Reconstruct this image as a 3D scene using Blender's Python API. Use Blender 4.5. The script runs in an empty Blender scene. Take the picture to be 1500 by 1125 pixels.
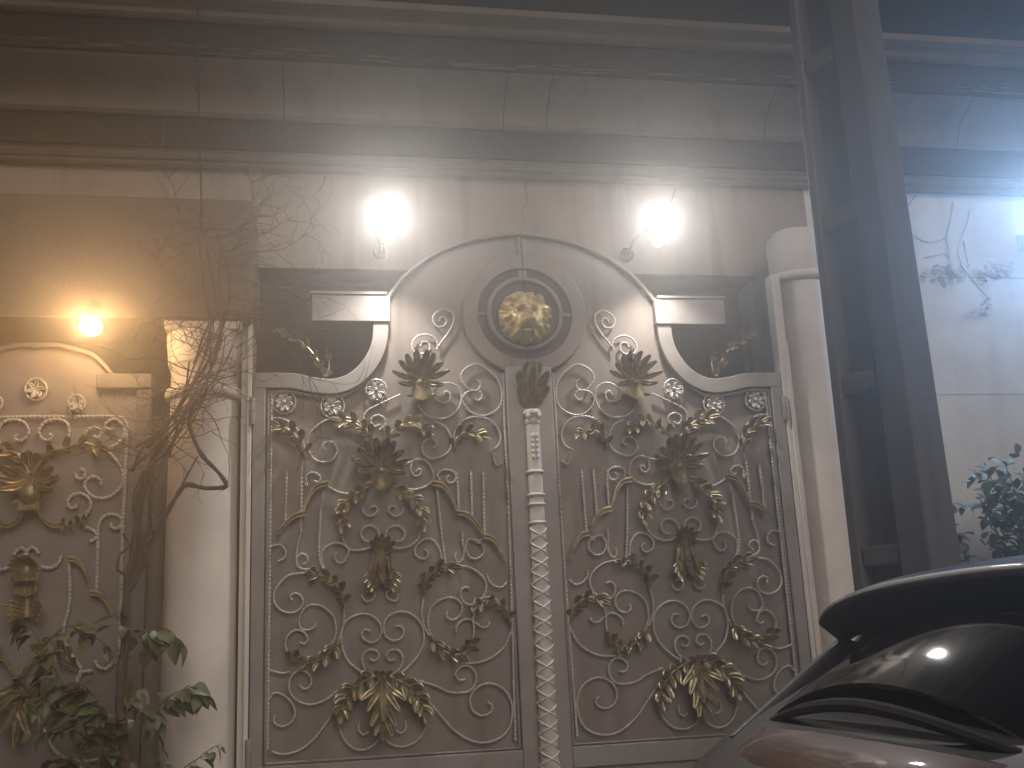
import bpy, bmesh, math, random
from math import sin, cos, pi, radians, sqrt, atan2
from mathutils import Vector, Matrix

random.seed(7)
S = bpy.context.scene
COL = S.collection

# ------------------------------------------------------------------ camera geometry
F = 1580.0
CAM = Vector((-1.442, -7.0, 1.55))
EX = Vector((8550, -17, F)).normalized()
EZ = Vector((-305, -6462, F)).normalized()
EZ = (EZ - EX * EX.dot(EZ)).normalized()
EY = EZ.cross(EX)


def at(px, py, Y=0.0):
    """point of the plane y = Y that the photograph shows at pixel px, py"""
    d = Vector(((px - 750) / F, (py - 562.5) / F, 1.0))
    w = Vector((d.dot(EX), d.dot(EY), d.dot(EZ)))
    return CAM + w * ((Y - CAM.y) / w.y)


def G(px, py, Y=-0.03):
    p = at(px, py, Y)
    return (p.x, p.z)


# ------------------------------------------------------------------ mesh helpers
class MB:
    def __init__(self):
        self.v = []
        self.f = []

    def add(self, verts, faces):
        n = len(self.v)
        self.v.extend([tuple(p) for p in verts])
        self.f.extend([tuple(i + n for i in f) for f in faces])

    def box(self, x0, x1, y0, y1, z0, z1):
        self.add([(x0, y0, z0), (x1, y0, z0), (x1, y1, z0), (x0, y1, z0),
                  (x0, y0, z1), (x1, y0, z1), (x1, y1, z1), (x0, y1, z1)],
                 [(0, 3, 2, 1), (4, 5, 6, 7), (0, 1, 5, 4), (1, 2, 6, 5), (2, 3, 7, 6), (3, 0, 4, 7)])

    def prism_xz(self, pts, y0, y1):
        n = len(pts)
        v = [(p[0], y0, p[1]) for p in pts] + [(p[0], y1, p[1]) for p in pts]
        f = [tuple(range(n)), tuple(reversed(range(n, 2 * n)))]
        f += [(i, i + n, (i + 1) % n + n, (i + 1) % n) for i in range(n)]
        self.add(v, f)

    def prism_x(self, prof, x0, x1, segs=1):
        """profile of (y, z) points extruded along x"""
        n = len(prof)
        v = []
        f = []
        for k in range(segs + 1):
            x = x0 + (x1 - x0) * k / segs
            v += [(x, p[0], p[1]) for p in prof]
        for k in range(segs):
            a = k * n
            f += [(a + i, a + (i + 1) % n, a + n + (i + 1) % n, a + n + i) for i in range(n)]
        f += [tuple(reversed(range(n))), tuple(range(segs * n, segs * n + n))]
        self.add(v, f)

    def tube(self, pts, r, sides=6, cap=True, ref=None, flat=1.0):
        pts = [Vector(p) for p in pts]
        n = len(pts)
        rad = r if callable(r) else (lambda i, t: r)
        rings = []
        prev = None
        for i, p in enumerate(pts):
            a = pts[max(0, i - 1)]
            b = pts[min(n - 1, i + 1)]
            t = (b - a)
            if t.length < 1e-9:
                t = Vector((0, 0, 1))
            t.normalize()
            if prev is None:
                u = (ref or Vector((0, 1, 0)))
                u = u - t * u.dot(t)
                if u.length < 1e-4:
                    u = Vector((1, 0, 0)) - t * t.x
            else:
                u = prev - t * prev.dot(t)
                if u.length < 1e-5:
                    u = t.orthogonal()
            u.normalize()
            prev = u
            w = t.cross(u)
            R = rad(i, i / max(1, n - 1))
            rings.append([p + (u * cos(2 * pi * k / sides) * flat + w * sin(2 * pi * k / sides)) * R for k in range(sides)])
        v = [q for ring in rings for q in ring]
        f = []
        for i in range(n - 1):
            for k in range(sides):
                k2 = (k + 1) % sides
                f.append((i * sides + k, i * sides + k2, (i + 1) * sides + k2, (i + 1) * sides + k))
        if cap:
            f.append(tuple(reversed(range(sides))))
            f.append(tuple((n - 1) * sides + k for k in range(sides)))
        self.add(v, f)

    def lathe(self, prof, cx, cy, segs=48, a0=0, a1=2 * pi):
        """profile of (r, z)"""
        n = len(prof)
        full = abs(a1 - a0 - 2 * pi) < 1e-6
        m = segs if full else segs + 1
        v = []
        for k in range(m):
            a = a0 + (a1 - a0) * k / segs
            v += [(cx + r * cos(a), cy + r * sin(a), z) for r, z in prof]
        f = []
        for k in range(segs):
            b = ((k + 1) % m) * n
            a = k * n
            f += [(a + i, b + i, b + i + 1, a + i + 1) for i in range(n - 1)]
        self.add(v, f)

    def lathe_y(self, prof, cx, cz, a0=0, a1=2 * pi, segs=48):
        """closed ring profile of (r, y) turned about the y axis"""
        n = len(prof)
        full = abs(a1 - a0 - 2 * pi) < 1e-6
        m = segs if full else segs + 1
        v = []
        for k in range(m):
            a = a0 + (a1 - a0) * k / segs
            v += [(cx + r * cos(a), y, cz + r * sin(a)) for r, y in prof]
        f = []
        for k in range(segs):
            b = ((k + 1) % m) * n
            a = k * n
            f += [(a + i, a + (i + 1) % n, b + (i + 1) % n, b + i) for i in range(n)]
        if not full:
            f += [tuple(range(n)), tuple(reversed(range(segs * n, segs * n + n)))]
        self.add(v, f)

    def band_xz(self, pts, half, y0, y1):
        """flat bar of rectangular section swept along a path in the gate plane"""
        n = len(pts)
        v = []
        for i, p in enumerate(pts):
            a = pts[max(0, i - 1)]
            b = pts[min(n - 1, i + 1)]
            tx, tz = b[0] - a[0], b[1] - a[1]
            L = sqrt(tx * tx + tz * tz) or 1
            nx, nz = -tz / L * half, tx / L * half
            v += [(p[0] + nx, y0, p[1] + nz), (p[0] - nx, y0, p[1] - nz), (p[0] - nx, y1, p[1] - nz), (p[0] + nx, y1, p[1] + nz)]
        f = []
        for i in range(n - 1):
            for k in range(4):
                k2 = (k + 1) % 4
                f.append((i * 4 + k, i * 4 + k2, i * 4 + 4 + k2, i * 4 + 4 + k))
        f += [(3, 2, 1, 0), tuple((n - 1) * 4 + k for k in range(4))]
        self.add(v, f)

    def ellipsoid(self, c, rx, ry, rz, nu=16, nv=10):
        v = [(c[0], c[1], c[2] - rz)]
        for j in range(1, nv):
            b = -pi / 2 + pi * j / nv
            for i in range(nu):
                a = 2 * pi * i / nu
                v.append((c[0] + rx * cos(b) * cos(a), c[1] + ry * cos(b) * sin(a), c[2] + rz * sin(b)))
        v.append((c[0], c[1], c[2] + rz))
        f = [(0, 1 + (i + 1) % nu, 1 + i) for i in range(nu)]
        for j in range(nv - 2):
            for i in range(nu):
                a = 1 + j * nu
                f.append((a + i, a + (i + 1) % nu, a + nu + (i + 1) % nu, a + nu + i))
        L = len(v) - 1
        a = 1 + (nv - 2) * nu
        f += [(a + i, a + (i + 1) % nu, L) for i in range(nu)]
        self.add(v, f)

    def build(self, name, mat, parent=None, smooth=True, mirror=False, bevel=0, label=None, angle=40):
        v = [(-p[0], p[1], p[2]) for p in self.v] if mirror else self.v
        me = bpy.data.meshes.new(name)
        me.from_pydata(v, [], self.f)
        bm = bmesh.new()
        bm.from_mesh(me)
        bmesh.ops.recalc_face_normals(bm, faces=bm.faces)
        bm.to_mesh(me)
        bm.free()
        me.materials.append(mat)
        if smooth:
            me.polygons.foreach_set('use_smooth', [True] * len(me.polygons))
            try:
                me.set_sharp_from_angle(angle=radians(angle))
            except Exception:
                pass
        o = bpy.data.objects.new(name, me)
        COL.objects.link(o)
        if parent is not None:
            o.parent = parent
            o.matrix_parent_inverse = parent.matrix_basis.inverted()
        if bevel:
            b = o.modifiers.new('bevel', 'BEVEL')
            b.width = bevel
            b.segments = 2
            b.limit_method = 'ANGLE'
            b.angle_limit = radians(50)
        if label:
            o['label'] = label
        return o


def empty(name, loc, label, cat, group=None):
    o = bpy.data.objects.new(name, None)
    COL.objects.link(o)
    o.location = loc
    o.empty_display_size = 0.2
    o['label'] = label
    o['category'] = cat
    if group:
        o['group'] = group
    return o


def smooth_path(pts, step):
    """Catmull-Rom through points (any dimension), resampled about every step"""
    P = [Vector(p) for p in pts]
    if len(P) == 2:
        n = max(1, int((P[1] - P[0]).length / step))
        return [P[0].lerp(P[1], i / n) for i in range(n + 1)]
    out = []
    for i in range(len(P) - 1):
        p0 = P[i - 1] if i else P[0] * 2 - P[1]
        p1, p2 = P[i], P[i + 1]
        p3 = P[i + 2] if i + 2 < len(P) else P[-1] * 2 - P[-2]
        n = max(2, int((p2 - p1).length / step))
        for k in range(n):
            t = k / n
            out.append(0.5 * ((2 * p1) + (p2 - p0) * t + (2 * p0 - 5 * p1 + 4 * p2 - p3) * t * t + (3 * p1 - p0 - 3 * p2 + p3) * t ** 3))
    out.append(P[-1])
    return out


def vnoise(x, y, s=0):
    def h(i, j):
        n = math.sin(i * 127.1 + j * 311.7 + s * 74.7) * 43758.5453
        return n - math.floor(n)
    i, j = math.floor(x), math.floor(y)
    u, w = x - i, y - j
    u = u * u * (3 - 2 * u)
    w = w * w * (3 - 2 * w)
    return (h(i, j) * (1 - u) + h(i + 1, j) * u) * (1 - w) + (h(i, j + 1) * (1 - u) + h(i + 1, j + 1) * u) * w


# ------------------------------------------------------------------ materials
def mat(name, base, rough=0.6, metal=0.0, var=0.25, scale=4.0, base2=None, bump=0.2, bscale=60.0, spec=0.5, stretch=(1, 1, 1), coat=0.0, bdist=0.004):
    m = bpy.data.materials.new(name)
    m.use_nodes = True
    nt = m.node_tree
    b = nt.nodes['Principled BSDF']
    tc = nt.nodes.new('ShaderNodeTexCoord')
    mp = nt.nodes.new('ShaderNodeMapping')
    mp.inputs['Scale'].default_value = stretch
    nt.links.new(tc.outputs['Object'], mp.inputs['Vector'])
    n = nt.nodes.new('ShaderNodeTexNoise')
    n.inputs['Scale'].default_value = scale
    n.inputs['Detail'].default_value = 8
    n.inputs['Roughness'].default_value = 0.65
    nt.links.new(mp.outputs['Vector'], n.inputs['Vector'])
    r = nt.nodes.new('ShaderNodeValToRGB')
    r.color_ramp.elements[0].position = 0.35
    r.color_ramp.elements[1].position = 0.68
    c2 = base2 or tuple(c * (1 - var) for c in base)
    r.color_ramp.elements[0].color = (*c2, 1)
    r.color_ramp.elements[1].color = (*base, 1)
    nt.links.new(n.outputs['Fac'], r.inputs['Fac'])
    nt.links.new(r.outputs['Color'], b.inputs['Base Color'])
    b.inputs['Roughness'].default_value = rough
    b.inputs['Metallic'].default_value = metal
    b.inputs['Specular IOR Level'].default_value = spec
    b.inputs['Coat Weight'].default_value = coat
    if bump:
        n2 = nt.nodes.new('ShaderNodeTexNoise')
        n2.inputs['Scale'].default_value = bscale
        n2.inputs['Detail'].default_value = 5
        nt.links.new(mp.outputs['Vector'], n2.inputs['Vector'])
        bp = nt.nodes.new('ShaderNodeBump')
        bp.inputs['Strength'].default_value = bump
        bp.inputs['Distance'].default_value = bdist
        nt.links.new(n2.outputs['Fac'], bp.inputs['Height'])
        nt.links.new(bp.outputs['Normal'], b.inputs['Normal'])
    return m


def streaked(name, base, dark, rough=0.85, streak=0.35, bump=0.3):
    """plaster or stone with vertical rain streaks and mottled dirt"""
    m = mat(name, base, rough, var=0.18, scale=2.2, bump=bump, bscale=45, spec=0.25)
    nt = m.node_tree
    b = nt.nodes['Principled BSDF']
    src = b.inputs['Base Color'].links[0].from_socket
    tc = nt.nodes.new('ShaderNodeTexCoord')
    mp = nt.nodes.new('ShaderNodeMapping')
    mp.inputs['Scale'].default_value = (5.0, 5.0, 0.35)
    nt.links.new(tc.outputs['Object'], mp.inputs['Vector'])
    n = nt.nodes.new('ShaderNodeTexNoise')
    n.inputs['Scale'].default_value = 1.3
    n.inputs['Detail'].default_value = 6
    nt.links.new(mp.outputs['Vector'], n.inputs['Vector'])
    r = nt.nodes.new('ShaderNodeValToRGB')
    r.color_ramp.elements[0].position = 0.52
    r.color_ramp.elements[0].color = (0, 0, 0, 1)
    r.color_ramp.elements[1].position = 0.75
    r.color_ramp.elements[1].color = (streak, streak, streak, 1)
    nt.links.new(n.outputs['Fac'], r.inputs['Fac'])
    mx = nt.nodes.new('ShaderNodeMix')
    mx.data_type = 'RGBA'
    nt.links.new(r.outputs['Color'], mx.inputs[0])
    nt.links.new(src, mx.inputs[6])
    mx.inputs[7].default_value = (*dark, 1)
    nt.links.new(mx.outputs[2], b.inputs['Base Color'])
    return m


def emitter(name, col, strength):
    m = bpy.data.materials.new(name)
    m.use_nodes = True
    b = m.node_tree.nodes['Principled BSDF']
    b.inputs['Base Color'].default_value = (0.8, 0.8, 0.8, 1)
    b.inputs['Emission Color'].default_value = (*col, 1)
    b.inputs['Emission Strength'].default_value = strength
    return m


M = dict(
    plaster=streaked('plaster', (0.29, 0.24, 0.20), (0.13, 0.105, 0.085), streak=0.75),
    hood=streaked('hood_plaster_shaded', (0.17, 0.138, 0.112), (0.16, 0.135, 0.115), streak=0.4),  # shade of the block's unlit front put into a darker base colour
    lime=mat('lime_stain', (0.095, 0.075, 0.06), 0.9, scale=8, bump=0.4),
    inner=streaked('unlit_interior', (0.05, 0.04, 0.033), (0.05, 0.04, 0.035)),
    post=mat('post_paint', (0.60, 0.56, 0.53), 0.45, var=0.2, scale=14, bump=0.1),
    whitewall=streaked('white_plaster', (0.66, 0.66, 0.64), (0.34, 0.34, 0.33), streak=0.35),
    stone=streaked('moulding_stone', (0.18, 0.148, 0.122), (0.075, 0.06, 0.05), streak=0.5),
    stain=mat('stained_fascia', (0.030, 0.022, 0.018), 0.9, scale=3.0, base2=(0.014, 0.010, 0.009), bump=0.6, bscale=18, spec=0.2, stretch=(1, 1, 2.5), bdist=0.012),
    column=streaked('column_paint', (0.75, 0.69, 0.64), (0.5, 0.47, 0.43), rough=0.5, streak=0.25, bump=0.08),
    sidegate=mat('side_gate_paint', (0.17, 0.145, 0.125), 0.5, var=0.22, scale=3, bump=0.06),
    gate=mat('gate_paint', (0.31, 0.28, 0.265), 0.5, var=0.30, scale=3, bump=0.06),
    disc_shade=mat('medallion_shade', (0.035, 0.028, 0.024), 0.55, var=0.2, scale=4, bump=0.06),  # shade inside the medallion, painted as a near-black base
    panel=streaked('gate_panel', (0.26, 0.222, 0.20), (0.14, 0.118, 0.105), rough=0.5, streak=0.7, bump=0.12),
    oldpanel=mat('gate_sheet', (0.225, 0.192, 0.175), 0.5, var=0.22, scale=1.6, bump=0.10, bscale=25),
    rope=mat('scroll_paint', (0.56, 0.525, 0.49), 0.42, var=0.3, scale=20, bump=0.15),
    gold=mat('gilded_metal', (0.42, 0.35, 0.21), 0.42, 0.55, scale=16, base2=(0.15, 0.12, 0.07), bump=0.25, bscale=90),
    lion=mat('bright_gilding', (0.88, 0.72, 0.36), 0.36, 0.40, scale=18, base2=(0.60, 0.47, 0.22), bump=0.15, bscale=90),
    bark=mat('vine_bark', (0.12, 0.09, 0.07), 0.9, scale=25, base2=(0.06, 0.045, 0.036), bump=0.9, bscale=60, stretch=(1, 1, 0.3), bdist=0.01),
    twig=mat('twig_bark', (0.13, 0.097, 0.075), 0.9, scale=25, bump=0.4),
    leaf=mat('vine_leaf', (0.15, 0.16, 0.065), 0.42, scale=13, base2=(0.035, 0.055, 0.025), bump=0.3, bscale=50),
    bushleaf=mat('bush_leaf', (0.085, 0.14, 0.05), 0.5, scale=7, base2=(0.045, 0.08, 0.03), bump=0.3, bscale=50),
    pole=streaked('pole_concrete', (0.12, 0.11, 0.108), (0.055, 0.05, 0.049), streak=0.6, bump=0.8),
    asphalt=mat('asphalt', (0.06, 0.058, 0.056), 0.9, scale=12, bump=0.6, bscale=150),
    paving=mat('paving', (0.22, 0.20, 0.18), 0.85, scale=6, bump=0.4),
    carpaint=mat('car_paint', (0.016, 0.010, 0.014), 0.46, 0.05, var=0.25, scale=3, bump=0.0, coat=0.05),
    carglass=mat('car_glass', (0.006, 0.006, 0.008), 0.07, 0.0, var=0.05, bump=0.0, spec=0.5, coat=0.0),
    chrome=mat('chrome', (0.6, 0.6, 0.6), 0.15, 1.0, bump=0.0),
    rubber=mat('rubber', (0.02, 0.02, 0.02), 0.8, bump=0.2),
    taillight=mat('tail_lens', (0.08, 0.008, 0.022), 0.45, bump=0.0, coat=1.0),
    black=mat('black_metal', (0.03, 0.03, 0.03), 0.5, bump=0.1),
    wire=mat('cable_sheath', (0.02, 0.018, 0.016), 0.7, bump=0.1),
    blossom=mat('faded_blossom', (0.46, 0.38, 0.40), 0.8, scale=20, bump=0.2),
    drystem=mat('dry_stem', (0.46, 0.45, 0.45), 0.9, scale=25, bump=0.4),
    bulb=emitter('white_bulb', (0.95, 0.98, 1.0), 22),
    warmbulb=emitter('warm_bulb', (1.0, 0.72, 0.36), 26),
    bluebulb=emitter('cool_bulb', (0.62, 0.80, 1.0), 30),
)

# ------------------------------------------------------------------ ground, road
g = MB()
g.add([(-400, -400, -0.12), (400, -400, -0.12), (400, 400, -0.12), (-400, 400, -0.12)], [(0, 1, 2, 3)])
o = g.build('road', M['asphalt'], smooth=False)
o['kind'] = 'structure'
g = MB()
g.box(-14, 14, -1.6, 9, -0.11, 0.0)
o = g.build('pavement', M['paving'], bevel=0.01)
o['kind'] = 'structure'

# ------------------------------------------------------------------ compound wall with cornice
W = empty('entrance_wall', (0, 0.6, 0), 'beige plastered entrance wall with a dark banded cornice around the gates', 'wall')
# lintel over the main opening and the wall to the right
m = MB()
m.box(-1.83, 1.944, 0.45, 0.85, 4.262, 5.0)
m.build('lintel', M['plaster'], W)
m = MB()
m.box(-9.0, -1.832, 0.45, 0.85, 3.9, 5.0)
m.build('lintel', M['plaster'], W)
m = MB()
m.box(2.42, 9.0, 0.45, 0.85, 0.0, 4.999)
m.build('wall', M['whitewall'], W)
# thin mortar lines on the white wall
m = MB()
for (a, b) in (((1348, 404), (1500, 408)), ((1372, 578), (1500, 577))):
    p, q = at(*a, 0.447), at(*b, 0.447)
    m.box(p.x, q.x + 2.5, 0.4465, 0.4505, (p.z + q.z) / 2 - 0.0025, (p.z + q.z) / 2 + 0.0025)
m.build('joint', M['drystem'], W)
m = MB()
m.box(1.945, 2.418, 0.45, 0.85, 0.0, 5.0)
m.build('pier', M['plaster'], W)
# block over the pedestrian gate
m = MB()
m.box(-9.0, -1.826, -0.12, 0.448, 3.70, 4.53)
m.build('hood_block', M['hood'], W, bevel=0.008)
# pilaster behind the left column and the jamb trim
m = MB()
m.box(-2.33, -1.90, 0.20, 0.84, 0.0, 3.698)
m.build('pilaster', M['plaster'], W, bevel=0.006)
m = MB()
m.box(-1.898, -1.86, 0.02, 0.84, 0.0, 3.698)
m.box(-1.858, -1.828, -0.05, 0.447, 0.0, 3.698)
m.build('jamb', M['column'], W, bevel=0.005)
m = MB()
for k in range(5):
    x = -2.52 - 0.035 * k
    m.box(x, x + 0.022, 0.17 + 0.012 * k, 0.248, 0.0, 3.10)
m.build('reeding', M['column'], W, bevel=0.004)
m = MB()
m.box(-2.72, -2.335, 0.25, 0.80, 0.0, 3.14)
m.build('pilaster', M['plaster'], W, bevel=0.004)
m = MB()
m.box(1.828, 1.895, -0.05, 0.06, 0.0, 4.10)
m.box(1.86, 1.885, -0.065, -0.0502, 0.0, 3.40)
m.box(1.897, 1.93, 0.0, 0.12, 0.0, 3.6)
m.build('jamb', M['column'], W, bevel=0.005)
# cornice: every course its own part, profile of (y, z)
X0, X1 = -9.0, 9.0
B = lambda n, prof, mt: (lambda mm: (mm.prism_x(prof, X0, X1, 6), mm.build(n, M[mt], W, angle=30)))(MB())
B('bead_course', [(0.84, 5.001), (0.40, 5.001), (0.385, 5.015), (0.385, 5.035), (0.36, 5.04), (0.345, 5.06), (0.345, 5.085), (0.33, 5.10), (0.84, 5.10)], 'stone')
B('dark_fascia', [(0.84, 5.102), (0.30, 5.102), (0.30, 5.318), (0.31, 5.335), (0.84, 5.335)], 'stain')
cav = [(0.84, 5.337), (0.285, 5.337), (0.27, 5.35)]
for k in range(13):
    t = k / 12
    cav.append((0.26 - 0.02 * t - 0.26 * t ** 2.4, 5.36 + 0.245 * t))
cav += [(-0.03, 5.625), (0.84, 5.625)]
B('cavetto', cav, 'stone')
B('dark_fascia', [(0.84, 5.627), (-0.06, 5.627), (-0.06, 5.86), (-0.045, 5.88), (0.84, 5.88)], 'stain')
B('cornice_top', [(0.84, 5.882), (-0.10, 5.882), (-0.12, 5.895), (-0.12, 5.935), (-0.15, 5.945), (-0.15, 5.955), (-0.19, 5.965), (-0.21, 5.98), (-0.21, 6.03), (-0.19, 6.04), (0.84, 6.06)], 'stone')
# butt joints of the cast courses, with a drip below each
for jx in (at(289, 130, .1).x, at(415, 140, .1).x, at(742, 150, .1).x, at(806, 150, .1).x, at(1132, 180, .1).x, at(1420, 200, .1).x):
    m = MB()
    m.prism_x([(a - .0025 if a < .5 else a - .3, b) for a, b in cav], jx - .003, jx + .003)
    m.build('joint', M['stain'], W)
# hairline cracks in the lintel plaster
rc = random.Random(9)
for cx0, n_ in ((-1.35, 9), (.15, 7), (1.35, 8), (3.4, 12)):
    P = [Vector((cx0, .449, 4.98))]
    for k in range(n_):
        P.append(P[-1] + Vector((rc.uniform(-.05, .05), 0, -rc.uniform(.03, .07))))
    m = MB()
    m.tube(P, lambda i, t: .0028 * (1 - .8 * t), 4)
    m.build('crack', M['stain'], W)
# pale lime run-off clinging to the lower edge of the upper fascia
m = MB()
rr = random.Random(3)
for k in range(150):
    x = rr.uniform(-7, 7)
    w = rr.uniform(0.02, 0.14)
    h = rr.uniform(0.003, 0.009)
    z = 5.645 + rr.random() ** 2 * 0.05 + .012 * sin(x * 7)
    pts = [(x + w * cos(2 * pi * i / 9) * rr.uniform(.7, 1.1), z + h * sin(2 * pi * i / 9) * rr.uniform(.6, 1.2)) for i in range(9)]
    m.prism_xz(pts, -0.0632, -0.059)
m.build('lime_runoff', M['lime'], W)

# ------------------------------------------------------------------ columns
def column(x, y, r, ztop, zneck, label, plain=False):
    t = empty('round_column', (x, y, 0), label, 'column')
    m = MB()
    m.lathe([(r * 1.04, 0.30), (r * 1.0, 0.5), (r * 0.99, 1.8), (r * 0.955, zneck)], x, y, 64)
    m.build('shaft', M['column'], t)
    m = MB()
    z = zneck
    m.lathe([(r * 0.93, z + .002), (r * 1.0, z + .004), (r * 1.09, z + .02), (r * 1.12, z + .045), (r * 1.09, z + .07), (r * 1.0, z + .085), (r * .94, z + .09)], x, y, 64)
    m.build('neck_ring', M['column'], t)
    m = MB()
    m.lathe([(r * 0.95, z + .092), (r * 0.96, z + .2), (r * 1.0, z + .23), (r * 1.03, z + .235), (r * 1.05, z + .26), (r * 1.07, ztop - .16), (r * 1.10, ztop - .12), (r * 1.10, ztop - .062), (r * .5, ztop - .06)], x, y, 64)
    if plain:
        m = MB()
        m.lathe([(r * .94, z + .092), (r * .97, z + .1), (r * .98, ztop - .12), (r * .93, ztop - .06), (r * .80, ztop - .02), (r * .4, ztop), (0, ztop + .003)], x, y, 64)
    q = r * 1.08
    if not plain:
        m.box(x - q, x + q, y - q * .8, y + q, ztop - 0.058, ztop - 0.003)
    m.build('capital', M['column'], t, bevel=0.006)
    m = MB()
    m.lathe([(r * 1.3, 0.12), (r * 1.32, .16), (r * 1.28, .2), (r * 1.1, .22), (r * 1.16, .26), (r * 1.1, .298), (r * .9, .299)], x, y, 48)
    q = r * 1.36
    m.box(x - q, x + q, y - q, y + q, 0.0, 0.118)
    m.build('base', M['column'], t)
    return t


column(-2.135, 0.10, 0.225, 3.697, 3.19, 'round pale column between the two gates behind the bare climber')
column(2.135, 0.14, 0.215, 4.50, 4.06, 'tall round column to the right of the gate, partly behind the concrete pole', True)
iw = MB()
iw.box(-6, 6, 4.0, 4.3, 0.0, 7.0)  # added wall, its near-black colour stands in for the unlit interior
o = iw.build('dark_backdrop', M['inner'])
o['label'] = 'added dark backdrop behind the openings above the gate shoulders'
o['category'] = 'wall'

# ------------------------------------------------------------------ gate ornaments, traced from the left leaf
ROPE_Y = -0.022


def rope(mb, px, r=0.0068, closed=False, Y=ROPE_Y, twist=True):
    pts = [G(a, b, Y) for a, b in px]
    path = smooth_path([Vector((p[0], 0, p[1])) for p in pts], 0.0085)
    P = [Vector((p.x, Y, p.z)) for p in path]
    mb.tube(P, (lambda i, t: r * (1.0 + (0.34 if (i % 3) == 0 else -0.14)) if twist else r), 6)


def ring_px(mb, cx, cy, rad, r=0.007, n=20):
    rope(mb, [(cx + rad * cos(2 * pi * k / n), cy + rad * sin(2 * pi * k / n)) for k in range(n + 1)], r)


def blade(mb, b, t, w, bend=0.0, y0=-0.03, lift=0.05, curl=0.0, Y=None):
    """acanthus blade from b to t (px): cupped, ridged and curling forward at its tip"""
    p0 = Vector(G(*b, -0.03))
    p1 = Vector(G(*t, -0.03))
    d = p1 - p0
    L = d.length
    if L < 1e-4:
        return
    nrm = Vector((-d.y, d.x)) / L
    c = (p0 + p1) / 2 + nrm * bend * L
    N = 8
    rings = []
    for i in range(N + 1):
        s = i / N
        q = p0 * (1 - s) ** 2 + c * 2 * s * (1 - s) + p1 * s * s
        tg = ((c - p0) * (1 - s) + (p1 - c) * s)
        tg.normalize()
        nn = Vector((-tg.y, tg.x))
        ww = 1.45 * w * (0.30 + 0.70 * sin(pi * min(1, s * 0.86 + 0.05)) ** 0.8)
        if i == N:
            ww = w * 0.55
        y = y0 - 1.25 * lift * s ** 1.6
        q = q - tg * (curl * max(0, s - 0.7)) - Vector((0, 1)) * (lift * .9 * max(0, s - .72))
        th = 0.35 * ww + 0.002
        rings.append([(q.x + nn.x * ww, y + 0.15 * ww, q.y + nn.y * ww), (q.x + nn.x * ww * .45, y - th, q.y + nn.y * ww * .45), (q.x, y - th * 0.35, q.y),
                      (q.x - nn.x * ww * .45, y - th, q.y - nn.y * ww * .45), (q.x - nn.x * ww, y + 0.15 * ww, q.y - nn.y * ww), (q.x, y + th * .6, q.y)])
    n = 6
    v = [p for r_ in rings for p in r_]
    f = []
    for i in range(N):
        for k in range(n):
            f.append((i * n + k, i * n + (k + 1) % n, (i + 1) * n + (k + 1) % n, (i + 1) * n + k))
    f += [tuple(range(n)), tuple(N * n + k for k in range(n))]
    mb.add(v, f)


def branch(mb, px, n=5, ln=17, w=0.014, side=0.7, y0=-0.035, rod=0.010, rnd=None):
    """a gilded leafy twig laid along a traced path"""
    rnd = rnd or random.Random(int(px[0][0] * 7 + px[0][1]))
    path = smooth_path([Vector((a, b, 0)) for a, b in px], 3)
    P = []
    for p in path:
        q = G(p.x, p.y, -0.03)
        P.append(Vector((q[0], y0, q[1])))
    mb.tube(P, lambda i, t: rod * (1 - 0.55 * t), 6)
    K = len(path)
    for k in range(n):
        i = int((0.18 + 0.78 * k / max(1, n - 1)) * (K - 2))
        a, b = path[i], path[min(K - 1, i + 1)]
        ang = atan2(b.y - a.y, b.x - a.x)
        for s in (-1, 1):
            aa = ang + s * (side + rnd.uniform(-.15, .15))
            l = ln * rnd.uniform(0.75, 1.2)
            blade(mb, (a.x, a.y), (a.x + l * cos(aa), a.y + l * sin(aa)), w * rnd.uniform(.8, 1.15), -s * 0.18, y0, rnd.uniform(.03, .07), 0.01)
    a, b = path[-3], path[-1]
    ang = atan2(b.y - a.y, b.x - a.x)
    blade(mb, (b.x, b.y), (b.x + ln * cos(ang), b.y + ln * sin(ang)), w, 0.1, y0, 0.05, 0.01)


def palmette(mb, cx, cy, s=1.0, bell=True):
    """upright acanthus spray with a tasselled bell beneath"""
    T = [((0, 8), (-23, -21), .017, .22, .09), ((0, 8), (17, -22), .017, -.22, .09), ((-4, 6), (-33, -12), .016, .25, .08), ((4, 6), (30, -9), .016, -.25, .08),
         ((-4, 10), (-43, 3), .014, .3, .07), ((4, 10), (40, 2), .014, -.3, .07), ((-4, 12), (-34, 20), .015, .45, .06), ((4, 12), (33, 22), .015, -.45, .06),
         ((0, 10), (-9, -26), .017, .05, .11), ((0, 10), (8, -26), .017, -.05, .11), ((0, 12), (0, -14), .020, 0, .06),
         ((-2, 12), (-20, 6), .016, .2, .05), ((2, 12), (20, 6), .016, -.2, .05)]
    for b, t, w, bd, lf in T:
        blade(mb, (cx + b[0] * s, cy + b[1] * s), (cx + t[0] * s, cy + t[1] * s), w * s, bd, -0.04, lf * s, 0.012)
    if bell:
        bx, by = cx, cy + 24 * s
        for k in range(9):
            u = (k - 4) / 4
            blade(mb, (bx + u * 5 * s, by - 4 * s), (bx + u * 11 * s, by + (24 - 6 * u * u) * s), .008 * s, u * .25, -0.055 - .025 * (1 - u * u), .03, 0)
        p = G(bx, by - 2 * s)
        mb.ellipsoid((p[0], -0.06, p[1]), .034 * s, .04 * s, .030 * s, 12, 8)
        blade(mb, (bx - 8 * s, by + 12 * s), (bx - 21 * s, by + 15 * s), .009 * s, .3, -.045, .04)
        blade(mb, (bx + 8 * s, by + 12 * s), (bx + 21 * s, by + 14 * s), .009 * s, -.3, -.045, .04)


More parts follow.
